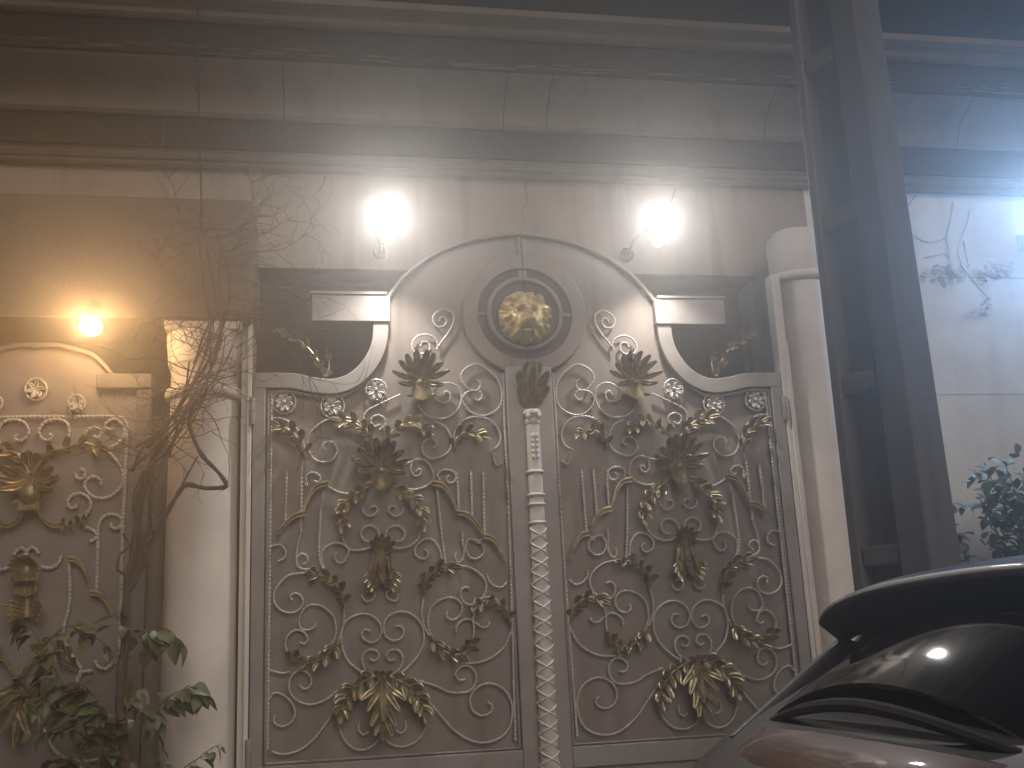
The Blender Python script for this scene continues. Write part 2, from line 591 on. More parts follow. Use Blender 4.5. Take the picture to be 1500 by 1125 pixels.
def ribbon(mb, px):
    """doubled gilded swag, one bead over the other"""
    for off, r in ((0, .011), (5.5, .010), (2.7, .012)):
        Y = -0.045 if off != 2.7 else -0.032
        pts = [G(a, b + off, -0.03) for a, b in px]
        path = smooth_path([Vector((p[0], Y, p[1])) for p in pts], 0.01)
        mb.tube(path, lambda i, t, r=r: r * (1.05 - .55 * t), 7)


SCROLLS = [
    ('scroll', [(442, 684), (447, 663), (445, 650), (439, 634), (427, 621), (413, 613), (397, 613)]),
    ('scroll', [(546, 646), (534, 630), (526, 619), (514, 613), (498, 612), (479, 615), (463, 625), (453, 637), (450, 650), (453, 662), (461, 673), (475, 677), (487, 673), (494, 661), (490, 650), (482, 647), (474, 650), (473, 656), (477, 658)]),
    ('scroll', [(547, 646), (537, 629), (533, 613), (538, 602), (550, 595), (569, 586), (586, 578)]),
    ('curl', [(556, 630), (564, 622), (563, 613), (554, 608), (545, 612), (544, 620), (550, 625), (556, 622)]),
    ('scroll', [(640, 512), (645, 503), (655, 490), (663, 476), (665, 465), (661, 457), (650, 453), (640, 457), (634, 465), (636, 474), (643, 479), (651, 477), (654, 470), (650, 464), (645, 466), (644, 471)]),
    ('scroll', [(640, 512), (641, 503), (635, 494), (622, 490), (610, 494), (604, 503), (605, 513), (613, 518), (624, 517), (630, 510), (627, 502), (619, 501), (616, 507)]),
    ('scroll', [(697, 556), (703, 560), (703, 567), (697, 573), (688, 571), (679, 562), (675, 553), (678, 544), (688, 536), (700, 534), (712, 540), (724, 550), (732, 562), (735, 575), (734, 590), (728, 600), (716, 607), (703, 609), (690, 604), (681, 594), (677, 585), (681, 577), (688, 573), (697, 572), (704, 575), (706, 582), (700, 587), (696, 584)]),
    ('scroll', [(611, 590), (618, 602), (628, 610), (640, 613), (655, 612), (668, 603), (675, 590), (675, 575), (668, 565), (655, 561), (643, 566), (637, 575), (638, 584), (645, 589), (655, 589), (660, 582), (658, 575), (652, 574), (650, 580)]),
    ('scroll', [(636, 617), (650, 624), (658, 634), (662, 647), (658, 660), (648, 668), (634, 672), (623, 667), (618, 657), (621, 647), (630, 643), (638, 646), (640, 652), (635, 656)]),
    ('scroll', [(667, 655), (665, 642), (668, 630), (676, 618), (688, 612), (700, 611), (715, 614), (727, 624), (733, 638), (731, 650), (724, 658), (717, 660), (722, 664), (724, 673), (729, 682), (736, 676)]),
    ('scroll', [(575, 673), (585, 678), (597, 678), (612, 673), (623, 675), (631, 684), (635, 697), (632, 706), (622, 713), (608, 717), (596, 716)]),
    ('curl', [(604, 676), (602, 688), (607, 697), (614, 696), (617, 690), (613, 687), (609, 691)]),
    ('scroll', [(480, 712), (490, 718), (500, 722), (512, 723), (530, 720), (545, 708)]),
    ('curl', [(444, 705), (450, 712), (448, 700), (454, 693), (463, 693), (470, 700), (466, 706), (460, 704)]),
    ('curl', [(644, 703), (641, 697), (645, 690), (655, 688), (664, 691), (668, 698), (665, 706), (657, 707), (654, 701), (658, 696)]),
    ('scroll', [(496, 768), (500, 785), (507, 799), (511, 806), (508, 816), (502, 824), (494, 823), (490, 815), (493, 809)]),
    ('scroll', [(511, 805), (505, 799), (495, 795), (485, 797), (475, 804), (471, 815), (473, 828), (484, 845)]),
    ('scroll', [(621, 763), (617, 778), (612, 790), (602, 799), (590, 803), (580, 803), (571, 799)]),
    ('scroll', [(512, 805), (525, 806), (540, 803), (549, 797)]),
    ('scroll', [(648, 822), (644, 805), (636, 793), (626, 789), (615, 794), (608, 803), (609, 813), (616, 818), (624, 818), (627, 810), (622, 804)]),
    ('curl', [(531, 742), (533, 751), (540, 756), (548, 754), (553, 747), (549, 741), (543, 743)]),
    ('curl', [(592, 742), (589, 751), (582, 756), (574, 754), (569, 747), (573, 741), (579, 743)]),
    ('curl', [(553, 798), (556, 788), (553, 776), (543, 770), (533, 773), (529, 782), (533, 791), (541, 793)]),
    ('curl', [(563, 798), (564, 787), (568, 776), (579, 770), (590, 774), (593, 784), (588, 792), (580, 793)]),
    ('curl', [(441, 780), (436, 800), (434, 817), (436, 829), (445, 834), (455, 833)]),
    ('curl', [(434, 822), (437, 814), (444, 811), (450, 816), (450, 823), (445, 826)]),
    ('curl', [(529, 872), (536, 881), (546, 878), (549, 869), (543, 864), (536, 868)]),
    ('curl', [(586, 870), (580, 880), (570, 878), (566, 869), (572, 864), (579, 867)]),
    ('scroll', [(545, 992), (526, 982), (510, 968), (502, 950), (500, 930), (504, 914), (515, 904), (532, 899), (548, 904), (558, 917), (557, 932), (547, 941), (535, 938), (530, 929), (535, 922), (543, 925)]),
    ('scroll', [(574, 992), (588, 985), (602, 973), (615, 956), (621, 935), (617, 914), (603, 900), (586, 896), (570, 902), (562, 915), (564, 930), (574, 938), (586, 936), (592, 926), (587, 917), (579, 918)]),
    ('scroll', [(547, 990), (537, 983), (531, 972), (532, 960), (540, 952), (551, 953), (555, 961), (549, 968), (542, 965)]),
    ('scroll', [(572, 990), (582, 983), (589, 972), (589, 960), (582, 952), (571, 953), (566, 961), (572, 968), (579, 965)]),
    ('scroll', [(462, 838), (453, 839), (437, 840), (423, 843), (410, 854), (402, 868), (402, 882), (409, 892), (419, 897), (431, 897), (440, 891), (444, 882), (440, 872), (431, 869), (425, 874), (428, 880)]),
    ('scroll', [(470, 960), (486, 943), (492, 928), (491, 912), (487, 901), (479, 893), (469, 887), (455, 886), (446, 891), (440, 902), (438, 914), (442, 921), (450, 923), (460, 919), (463, 911)]),
    ('scroll', [(430, 968), (422, 957), (418, 944), (422, 931), (433, 923), (445, 926), (451, 936), (446, 943), (439, 941)]),
    ('scroll', [(495, 859), (502, 880), (504, 895), (503, 915), (498, 932), (494, 945)]),
    ('scroll', [(655, 831), (671, 829), (687, 831), (701, 839), (711, 851), (712, 864), (706, 877), (696, 885), (684, 885), (676, 877), (675, 866), (681, 860), (688, 862)]),
    ('scroll', [(625, 855), (620, 880), (618, 900), (621, 915), (626, 927), (635, 940)]),
    ('scroll', [(640, 945), (629, 925), (627, 909), (630, 893), (641, 881), (658, 875), (671, 879), (677, 890), (673, 902), (663, 908), (654, 903), (655, 895)]),
    ('scroll', [(692, 945), (694, 928), (693, 911), (686, 907), (677, 909), (669, 917), (668, 926)]),
    ('scroll', [(693, 911), (695, 895), (700, 881), (710, 875), (722, 876), (733, 885), (746, 901), (750, 918), (746, 932), (738, 948), (722, 962), (702, 970), (676, 972)]),
    ('curl', [(696, 911), (704, 918), (713, 918), (718, 911)]),
    ('curl', [(713, 840), (716, 850), (724, 858), (735, 860), (743, 852)]),
    ('scroll', [(613, 997), (639, 1005), (659, 1014), (682, 1014), (692, 1008), (697, 997), (696, 985), (687, 976), (675, 977), (667, 987), (673, 996), (682, 995)]),
    ('scroll', [(618, 1017), (636, 1037), (653, 1057), (667, 1071), (688, 1084), (708, 1088), (728, 1083), (743, 1071), (750, 1051), (749, 1028), (737, 1009), (717, 1001), (699, 1007), (689, 1022), (692, 1040), (705, 1048), (718, 1044), (721, 1034), (714, 1028)]),
    ('scroll', [(496, 1033), (488, 1043), (477, 1060), (460, 1082), (438, 1099), (415, 1105), (398, 1101)]),
    ('scroll', [(496, 1010), (477, 1025), (454, 1032), (434, 1025), (424, 1011), (426, 993), (436, 983), (449, 985), (456, 996), (453, 1006), (445, 1009), (438, 1003)]),
    ('scroll', [(395, 1023), (402, 1015), (416, 1019), (428, 1031), (432, 1047), (424, 1060), (411, 1064), (401, 1057), (403, 1047)]),
    ('scroll', [(395, 982), (413, 986), (425, 984)]),
    ('scroll', [(494, 1051), (498, 1069), (506, 1086), (520, 1097), (535, 1098), (549, 1090), (559, 1075), (569, 1088), (587, 1094), (607, 1088), (621, 1071), (626, 1051), (621, 1032)]),
    ('curl', [(594, 1056), (594, 1068), (587, 1074), (580, 1070)]),
    ('curl', [(526, 1058), (525, 1069), (532, 1076), (540, 1072)]),
    ('scroll', [(679, 801), (680, 810), (677, 820), (671, 824), (667, 818), (668, 808)]),
    ('curl', [(710, 786), (702, 792), (687, 790), (682, 803), (688, 816), (700, 818), (709, 808), (706, 796), (698, 795)]),
    ('curl', [(397, 800), (410, 798), (418, 806), (417, 817), (408, 822)]),
]
RODS = [
    [(398, 575), (392, 1098)], [(442, 684), (441, 780)], [(474, 718), (469, 761), (468, 817), (478, 840)],
    [(640, 717), (643, 745), (648, 790), (653, 826)], [(668, 690), (671, 715), (672, 748)], [(677, 778), (678, 795), (679, 801)],
    [(708, 690), (710, 786)], [(738, 560), (739, 620), (746, 760), (755, 1085)], [(420, 690), (418, 765)], [(690, 690), (692, 762)],
]
RIBBONS = [
    [(480, 706), (466, 710), (456, 720), (448, 737), (443, 749)],
    [(447, 750), (433, 753), (421, 762), (408, 778)],
    [(633, 706), (648, 709), (659, 722), (667, 740), (671, 748)],
    [(669, 749), (682, 751), (693, 760), (706, 777)],
    [(708, 783), (720, 786), (730, 798), (741, 822)],
]


def make_scrollwork(parent, mir):
    for nm, px in SCROLLS:
        m = MB()
        rope(m, px)
        m.build(nm, M['rope'], parent, mirror=mir)
    for px in RODS:
        m = MB()
        rope(m, px, 0.0078)
        m.build('rod', M['rope'], parent, mirror=mir)
    for px in RIBBONS:
        m = MB()
        ribbon(m, px)
        m.build('swag', M['gold'], parent, mirror=mir)
    for cx, cy, r in ((416, 589, 17), (487, 595, 17), (551, 571, 15)):
        m = MB()
        ring_px(m, cx, cy, r)
        for k in range(8):
            a = 2 * pi * k / 8 + .3
            blade(m, (cx + 2 * cos(a), cy + 2 * sin(a)), (cx + 13 * cos(a), cy + 13 * sin(a)), .012, .1, -.02, .015)
        p = G(cx, cy)
        m.ellipsoid((p[0], -.035, p[1]), .014, .012, .014, 10, 6)
        m.build('rosette', M['rope'], parent, mirror=mir)
    # gilded sprays
    for cx, cy, s in ((616, 541, 1.0), (558, 668, 1.05)):
        m = MB()
        palmette(m, cx, cy, s)
        m.build('palmette', M['gold'], parent, mirror=mir)
    BR = [([(446, 672), (444, 655), (436, 641), (424, 630), (410, 624)], 4, 15),
          ([(548, 644), (533, 629), (517, 619), (499, 616)], 4, 16),
          ([(563, 646), (576, 631), (592, 622), (610, 620), (624, 630)], 5, 14),
          ([(668, 662), (666, 648), (675, 637), (690, 632), (704, 638)], 4, 15),
          ([(573, 711), (590, 721), (606, 733), (617, 747), (619, 764)], 5, 15),
          ([(545, 713), (527, 721), (511, 733), (501, 748), (500, 766)], 5, 15),
          ([(503, 892), (500, 872), (491, 855), (476, 845), (460, 841)], 5, 15),
          ([(622, 874), (622, 857), (630, 842), (645, 832), (662, 831)], 5, 14),
          ([(494, 935), (484, 955), (465, 968), (445, 972), (430, 962)], 5, 15),
          ([(630, 930), (642, 948), (660, 958), (680, 957), (692, 944)], 5, 15),
          ([(748, 915), (742, 895), (728, 884), (712, 880), (700, 886)], 4, 14)]
    for px, n, ln in BR:
        m = MB()
        branch(m, px, n, ln)
        m.build('leaf_spray', M['gold'], parent, mirror=mir)
    # vase ornament
    m = MB()
    cx, cy = 559, 800
    for dx, dy, bd in ((-17, -11, .3), (17, -10, -.3), (-9, -17, .15), (9, -17, -.15), (0, -20, 0), (-14, 6, .4), (14, 6, -.4)):
        blade(m, (cx, cy + 8), (cx + dx, cy + dy), .013, bd, -.045, .06, .01)
    for k, (a, b, w) in enumerate(((806, 834, .016), (815, 848, .018), (824, 852, .014))):
        for s in (-1, 1):
            blade(m, (cx + s * 3, a), (cx + s * (10 + 3 * k), b), w, s * .25, -.05, .03)
        blade(m, (cx, a), (cx, b + 2), w, 0, -.06, .03)
    p0, p1 = G(cx, 796), G(cx, 856)
    m.tube([(p0[0], -.035, p0[1]), (p1[0], -.035, p1[1])], lambda i, t: .022, 8)
    for s in (-1, 1):
        for k in range(3):
            blade(m, (cx + s * 4, 852 + k * 4), (cx + s * (27 - 5 * k), 852 + k * 7), .012, s * .45, -.05, .055, .01)
        blade(m, (cx + s * 4, 848), (cx + s * 28, 843), .010, s * .3, -.05, .05, .01)
    m.build('vase_ornament', M['gold'], parent, mirror=mir)
    # hanging acanthus at the foot
    m = MB()
    cx = 560
    for s in (-1, 1):
        branch(m, [(cx + s * 4, 988), (cx + s * 22, 996), (cx + s * 42, 1008), (cx + s * 56, 1026), (cx + s * 60, 1042)], 5, 17, .017, .8)
        for (b, t, w, bd) in (((2, 992), (24, 1036), .020, -.25), ((2, 1005), (19, 1058), .020, -.25), ((1, 1020), (13, 1072), .018, -.2), ((3, 996), (34, 1020), .016, -.3)):
            blade(m, (cx + s * b[0], b[1]), (cx + s * t[0], t[1]), w, bd * s, -.045, .075, .015)
    blade(m, (cx, 988), (cx, 1052), .024, 0, -.06, .05)
    blade(m, (cx, 1030), (cx, 1080), .020, 0, -.05, .06)
    for dx in (-13, 0, 13):
        blade(m, (cx, 996), (cx + dx, 980), .012, 0, -.05, .04)
    m.build('acanthus_drop', M['gold'], parent, mirror=mir)
    # finial scroll in the shoulder opening
    m = MB()
    branch(m, [(476, 550), (466, 528), (450, 507), (432, 494), (412, 486)], 5, 12, .012, .5, 0.0, .012)
    branch(m, [(478, 550), (482, 535), (480, 520)], 2, 9, .010, .5, 0.0, .010)
    m.build('finial_scroll', M['gold'], parent, mirror=mir)


RAIL_PX = [(372, 557), (405, 557), (430, 558), (450, 562), (468, 565), (488, 566), (508, 561), (526, 550), (541, 534), (552, 514), (557, 494), (558, 470)]
ZB = 0.94


def make_leaf(mir, label):
    t = empty('gate_leaf', (0.9 if mir else -0.9, 0, 0), label, 'gate')
    # outer stile, meeting stile, bottom rail
    m = MB()
    m.box(-1.822, -1.742, -.045, .045, 0.15, 3.36)
    m.build('stile', M['gate'], t, mirror=mir, bevel=.006)
    m = MB()
    m.box(-.158, -.003, -.045, .045, 0.15, 3.40)
    m.build('stile', M['gate'], t, mirror=mir, bevel=.006)
    m = MB()
    m.box(-1.7415, -.1585, -.045, .045, 0.80, ZB - .012)
    m.build('bottom_rail', M['gate'], t, mirror=mir, bevel=.006)
    m = MB()
    m.box(-1.7415, -.1585, -.02, .03, .25, .799)
    m.box(-1.6, -.3, -.035, -.0205, .36, .70)
    m.build('kick_panel', M['gate'], t, mirror=mir, bevel=.006)
    m = MB()
    m.box(-1.7415, -.1585, -.045, .045, .151, .2495)
    m.build('bottom_rail', M['gate'], t, mirror=mir, bevel=.006)
    rail = [G(*p, -.045) for p in RAIL_PX]
    rail = [(p.x, p.z) for p in smooth_path([Vector((a, 0, b)) for a, b in rail], .02)]
    m = MB()
    m.band_xz(rail, .052, -.047, .047)
    m.build('shoulder_rail', M['gate'], t, mirror=mir, bevel=.006)
    # side arm at the springing
    a, b = G(457, 431, -.06), G(572, 471, -.06)
    m = MB()
    m.box(a[0], b[0], -.06, .06, b[1], a[1])
    m.build('side_arm', M['gate'], t, mirror=mir, bevel=.005)
    m = MB()
    m.box(a[0] - .012, b[0] - .02, -.07, .07, a[1] + .002, a[1] + .022)
    m.build('arm_cap', M['gate'], t, mirror=mir, bevel=.004)
    # arch rim
    R, cz = .985, None
    arc = [G(*p, -.05) for p in ((566, 438), (583, 414), (606, 391), (640, 368), (680, 352), (720, 344))]
    arc = [(p.x, p.z) for p in smooth_path([Vector((a_, 0, b_)) for a_, b_ in arc] + [Vector((-.004, 0, 4.375))], .03)]
    m = MB()
    m.band_xz(arc, .013, -.034, .034)
    m.build('arch_rim', M['panel'], t, mirror=mir, bevel=.006)
    # sheet metal backing
    pts = [(-1.74, ZB - .01), (-.16, ZB - .01), (-.16, 3.42), (-.004, 3.42), (-.004, 4.37)]
    pts += [p for p in reversed(arc)][1:]
    tab = G(560, 470, 0)
    pts += [(arc[0][0], tab[1])]
    pts += [p for p in reversed(rail)]
    pts += [(-1.74, rail[0][1])]
    m = MB()
    m.prism_xz(pts, .004, .022)
    m.build('back_panel', M['panel'], t, smooth=False, mirror=mir)
    # bead moulding round the panel
    m = MB()
    bead = [(-1.725, ZB), (-.172, ZB), (-.172, 3.36)]
    m.tube([(p[0], -.02, p[1]) for p in bead], .011, 6)
    low = [(p[0], p[1] - .072) for p in rail if p[0] < -1.0]
    m.tube([(-1.725, -.02, ZB)] + [(-1.725, -.02, low[0][1])] + [(p[0], -.02, p[1]) for p in low], .011, 6)
    m.build('panel_bead', M['gate'], t, mirror=mir)
    # half of the medallion
    c = (0.0, 3.782)
    a0, a1 = radians(90.4), radians(269.6)
    m = MB()
    m.lathe_y([(.325, -.022), (.332, -.036), (.425, -.036), (.436, -.024), (.436, .045), (.325, .045)], c[0], c[1], a0, a1, 40)
    m.build('medallion_ring', M['panel'], t, mirror=mir)
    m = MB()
    m.lathe_y([(.0, -.010), (.324, -.010), (.324, .002), (.0, .002)], c[0], c[1], a0, a1, 40)  # flat disc before the panel, dark colour standing in for shade
    m.build('medallion_shade_disc', M['disc_shade'], t, smooth=False, mirror=mir)
    m = MB()
    m.lathe_y([(.232, -.012), (.24, -.045), (.256, -.045), (.27, -.03), (.27, -.0105), (.232, -.0105)], c[0], c[1], a0, a1, 40)
    for a in (90, 180, 270):
        if a == 180:
            m.box(-.326, -.268, -.020, -.0102, c[1] - .010, c[1] + .010)
    m.build('medallion_ring', M['panel'], t, mirror=mir)
    m = MB()
    m.box(-.03, -.003, -.02, .03, 4.03, 4.34)
    m.build('stile_bar', M['panel'], t, mirror=mir, bevel=.003)
    make_scrollwork(t, mir)
    return t


left = make_leaf(False, 'left leaf of the tall grey gate, bearing the gilded lion head and centre post')
right = make_leaf(True, 'right leaf of the tall grey gate, nearest the dark car')

# lion head: one carved relief
def lion(parent, cx, cz, R):
    N = 120
    def hgt(u, v):
        r = sqrt(u * u + v * v)
        th = atan2(u, v)
        dome = sqrt(max(0.0, 1 - min(1, r) ** 2.2))
        h = 0.42 * dome
        # mane: wavy radial locks outside the face
        mw = min(1, max(0, (r - .56) / .12))
        lock = sin(th * 13 + 5.0 * r + 1.2 * sin(th * 5 + r * 5))
        lock2 = sin(th * 27 - 8 * r + 2 * sin(th * 4))
        h += mw * (.115 * lock + .05 * lock2)
        g = lambda x, y, sx, sy: math.exp(-((u - x) / sx) ** 2 - ((v - y) / sy) ** 2)
        # brow, forehead cleft
        h += .20 * g(-.22, .30, .16, .085) + .20 * g(.22, .30, .16, .085) - .08 * g(0, .42, .04, .22)
        h += .13 * g(-.12, .55, .10, .13) + .13 * g(.12, .55, .10, .13)
        # eyes
        h -= .22 * g(-.22, .15, .10, .055) + .22 * g(.22, .15, .10, .055)
        h += .10 * g(-.22, .145, .045, .03) + .10 * g(.22, .145, .045, .03)
        # muzzle and nose
        bw = .12 + .10 * max(0, .15 - v)
        h += .40 * math.exp(-(u / (bw + .03)) ** 2) * (1 / (1 + math.exp(-(v + .62) * 16))) * (1 / (1 + math.exp((v - .26) * 9)))
        h += .32 * g(-.15, -.36, .17, .15) + .32 * g(.15, -.36, .17, .15)
        h += .22 * g(0, -.14, .14, .075) - .06 * g(0, -.06, .2, .03)
        h -= .05 * g(-.07, -.19, .035, .025) + .05 * g(.07, -.19, .035, .025)
        h -= .09 * g(0, -.34, .022, .13)
        # mouth and chin
        h -= .32 * math.exp(-((v + .535 - .10 * u * u * 4) / .050) ** 2) * math.exp(-(u / .27) ** 4)
        h += .17 * g(0, -.69, .16, .09)
        # cheeks
        h += .10 * g(-.40, -.12, .13, .2) + .10 * g(.40, -.12, .13, .2)
        # ears
        h += .17 * g(-.55, .60, .12, .11) + .17 * g(.55, .60, .12, .11) - .15 * g(-.55, .585, .05, .055) - .15 * g(.55, .585, .05, .055)
        return h
    m = MB()
    NT = 150
    NR = 60
    verts = [(cx, -.03 - R * hgt(0, 0), cz)]
    for j in range(1, NR + 1):
        r = j / NR
        for k in range(NT):
            a = 2 * pi * k / NT
            # outline: a little squared, jagged with locks
            wob = 1 + .02 * sin(a * 17 + 2 * sin(5 * a)) * (r > .8)
            sq = (abs(cos(a)) ** 2.25 + abs(sin(a)) ** 2.25) ** (-1 / 2.25) * .98
            u, v = r * cos(a) * wob * sq * .985, r * sin(a) * wob * sq
            tp = .97 if v > 0 else 1.03
            verts.append((cx + u * R, -.03 - R * hgt(r * cos(a), r * sin(a)) * 1.15, cz + v * R * tp))
    for k in range(NT):
        p = verts[1 + (NR - 1) * NT + k]
        verts.append((p[0], .0, p[2]))
    f = [(0, 1 + k, 1 + (k + 1) % NT) for k in range(NT)]
    for j in range(NR):
        a = 1 + j * NT
        f += [(a + k, a + NT + k, a + NT + (k + 1) % NT, a + (k + 1) % NT) for k in range(NT)]
    m.add(verts, f)
    return m.build('lion_head', M['lion'], parent, angle=80)


lc = G(771, 462, -.08)
lion(left, lc[0], lc[1], .192)

# acanthus and tapering half pillar of the centre post
m = MB()
cx = 777
for (b, t_, w, bd, lf) in (((0, 597), (0, 528), .030, 0, .07), ((-2, 590), (-20, 566), .020, .3, .07), ((2, 590), (20, 566), .020, -.3, .07),
                           ((-2, 575), (-20, 545), .022, .3, .08), ((2, 575), (20, 545), .022, -.3, .08), ((-2, 560), (-9, 532), .018, .2, .07), ((2, 560), (9, 532), .018, -.2, .07),
                           ((-2, 598), (-12, 578), .018, .3, .05), ((2, 598), (12, 578), .018, -.3, .05)):
    blade(m, (cx + b[0], b[1]), (cx + t_[0], t_[1]), w, bd, -.055, lf, .015)
m.build('acanthus_crest', M['gold'], left)
m = MB()
zt = G(776, 618, -.09)[1]
zc = G(776, 600, -.09)[1]
xs = .004
prof = [(.050, zc), (.060, zc - .012), (.060, zc - .03), (.045, zc - .045), (.040, zt + .02), (.052, zt + .008), (.052, zt - .01), (.045, zt - .02)]
m.lathe(list(reversed(prof)) + [(0.0, zc + .002)], xs, -.075, 24)
for s in (-1, 1):
    m.ellipsoid((xs + s * .035, -.12, zt + .035), .018, .015, .022, 10, 8)
m.build('pillar_cap', M['post'], left)
m = MB()
m.lathe([(.058, .16), (.056, .9), (.050, 2.2), (.045, zt - .021)], xs, -.075, 28)
for yy in (690, 724, 738, 765):
    z = G(780, yy, -.13)[1]
    m.lathe([(.045, z - .014), (.056, z - .009), (.060, z), (.056, z + .009), (.045, z + .014)], xs, -.075, 28)
# leaf drop on the upper shaft
for k in range(5):
    z0 = zt - .10 - k * .035
    for s in (-1, 1):
        m.ellipsoid((xs + s * .014, -.121, z0), .012, .010, .020, 8, 6)
# diamond lattice: two opposed helices of raised cord
z_hi = G(782, 772, -.13)[1]
pitch = .092
for s in (-1, 1):
    for ph in (0, pi):
        P = []
        n = 260
        for k in range(n + 1):
            z = .2 + (z_hi - .2) * k / n
            a = s * 2 * pi * z / (pitch * 2) + ph
            rr_ = .0565 - .009 * (z - .9) / 2
            P.append((xs + rr_ * cos(a), -.075 + rr_ * sin(a), z))
        m.tube(P, .0075, 5)
m.build('post_pillar', M['post'], left)
# hinges of the two leaves
for t_, s in ((left, -1), (right, 1)):
    for z in (1.0, 3.1):
        m = MB()
        m.lathe([(0, z - .09), (.018, z - .088), (.02, z - .08), (.02, z - .002), (.014, z), (.02, z + .002), (.02, z + .08), (.018, z + .088), (0, z + .09)], s * 1.824, -.055, 14)
        m.build('hinge', M['gate'], t_)

# ------------------------------------------------------------------ pedestrian gate on the left
SY = 0.15
sg = empty('side_gate', (-3.1, SY, 0), 'narrow pedestrian gate with gilded scrolls under the warm lamp', 'gate')


def SGp(px, py):
    p = at(px, py, SY - .03)
    return (p.x, p.z)


SC = SGp(45, 700)[0]
_G_keep = G
sgx = lambda x: 2 * SC - x


def side_part(name, mt, builder, mirror_too=True):
    """builds a traced part (px) in the side gate's own plane, and its mirror image about the gate's centre line"""
    global G
    G = lambda a, b, Y=-0.03: SGp(a, b)
    m = MB()
    builder(m)
    G = _G_keep
    m.v = [(p[0], p[1] + SY, p[2]) for p in m.v]
    m.build(name, M[mt], sg)
    if mirror_too:
        m.v = [(sgx(p[0]), p[1], p[2]) for p in m.v]
        m.build(name, M[mt], sg)


rx = SGp(215, 800)[0]
ri = SGp(192, 800)[0]
ztop_ = SGp(100, 606)[1]
m = MB()
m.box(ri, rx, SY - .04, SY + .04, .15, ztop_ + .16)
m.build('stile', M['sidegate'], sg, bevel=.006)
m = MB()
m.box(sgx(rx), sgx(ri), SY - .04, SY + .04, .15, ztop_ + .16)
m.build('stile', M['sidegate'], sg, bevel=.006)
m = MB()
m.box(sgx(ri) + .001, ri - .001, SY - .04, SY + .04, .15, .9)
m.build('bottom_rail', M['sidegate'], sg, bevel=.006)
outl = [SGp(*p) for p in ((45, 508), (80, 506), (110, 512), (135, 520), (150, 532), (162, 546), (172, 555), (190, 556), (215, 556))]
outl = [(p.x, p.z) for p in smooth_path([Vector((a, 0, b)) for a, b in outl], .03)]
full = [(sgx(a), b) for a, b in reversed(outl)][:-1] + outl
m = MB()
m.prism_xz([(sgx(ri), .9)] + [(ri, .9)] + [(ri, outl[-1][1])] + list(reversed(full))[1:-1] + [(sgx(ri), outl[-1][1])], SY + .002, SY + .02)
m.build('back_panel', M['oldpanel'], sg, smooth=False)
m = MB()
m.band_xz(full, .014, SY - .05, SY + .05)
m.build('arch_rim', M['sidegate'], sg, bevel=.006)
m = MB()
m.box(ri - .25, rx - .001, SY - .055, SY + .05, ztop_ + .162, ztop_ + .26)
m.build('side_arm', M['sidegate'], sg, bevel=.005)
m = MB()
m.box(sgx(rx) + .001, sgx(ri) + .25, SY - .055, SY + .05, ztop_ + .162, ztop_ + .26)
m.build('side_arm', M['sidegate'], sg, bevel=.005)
side_part('rod', 'rope', lambda m: rope(m, [(45, 610), (120, 610), (172, 610), (184, 618), (187, 632)], .010))
side_part('rod', 'rope', lambda m: rope(m, [(186, 632), (183, 700), (178, 820), (172, 1125)], .011))
SS = [
    [(60, 668), (80, 660), (96, 648), (101, 632), (97, 619), (82, 614), (66, 618), (57, 630), (60, 641), (70, 645), (76, 640), (72, 635)],
    [(122, 650), (124, 636), (133, 627), (143, 627), (148, 634), (143, 641), (136, 638)],
    [(152, 658), (170, 651), (181, 638), (180, 624), (170, 614), (158, 617), (154, 624), (160, 629), (166, 626)],
    [(157, 660), (170, 674), (179, 690), (178, 710), (166, 724), (150, 730), (134, 726), (124, 714), (126, 703), (137, 698), (148, 704), (146, 711)],
    [(108, 693), (114, 701), (122, 699), (124, 690), (117, 686)],
    [(124, 756), (132, 742), (130, 730), (119, 723), (106, 725), (99, 733), (101, 742), (109, 744), (112, 738)],
    [(125, 772), (133, 775), (141, 782), (138, 790), (131, 793)],
    [(141, 866), (143, 800), (144, 772), (150, 758), (163, 753), (175, 757), (178, 766), (172, 774), (163, 772), (162, 765)],
    [(60, 830), (74, 832), (85, 825), (90, 813)],
    [(100, 820), (102, 860), (100, 890), (92, 930), (105, 960), (118, 980), (112, 1000)],
    [(165, 970), (155, 980), (143, 976), (138, 968)],
    [(112, 995), (120, 985), (136, 982)],
    [(20, 812), (28, 803), (36, 805), (40, 813)],
    [(60, 1060), (80, 1100), (110, 1115), (150, 1110), (170, 1085), (160, 1060), (140, 1055), (128, 1068), (135, 1080)],
]
for s in SS:
    side_part('scroll', 'rope', lambda m, s=s: rope(m, s, .0105))
side_part('rosette', 'rope', lambda m: (ring_px(m, 52, 570, 16), [blade(m, (52, 570), (52 + 13 * cos(k), 570 + 13 * sin(k)), .012, .2, -.02, .02) for k in range(6)]), False)
side_part('rosette', 'rope', lambda m: (ring_px(m, 112, 590, 12), [blade(m, (112, 590), (112 + 10 * cos(k), 590 + 10 * sin(k)), .011, .2, -.02, .02) for k in range(6)]))


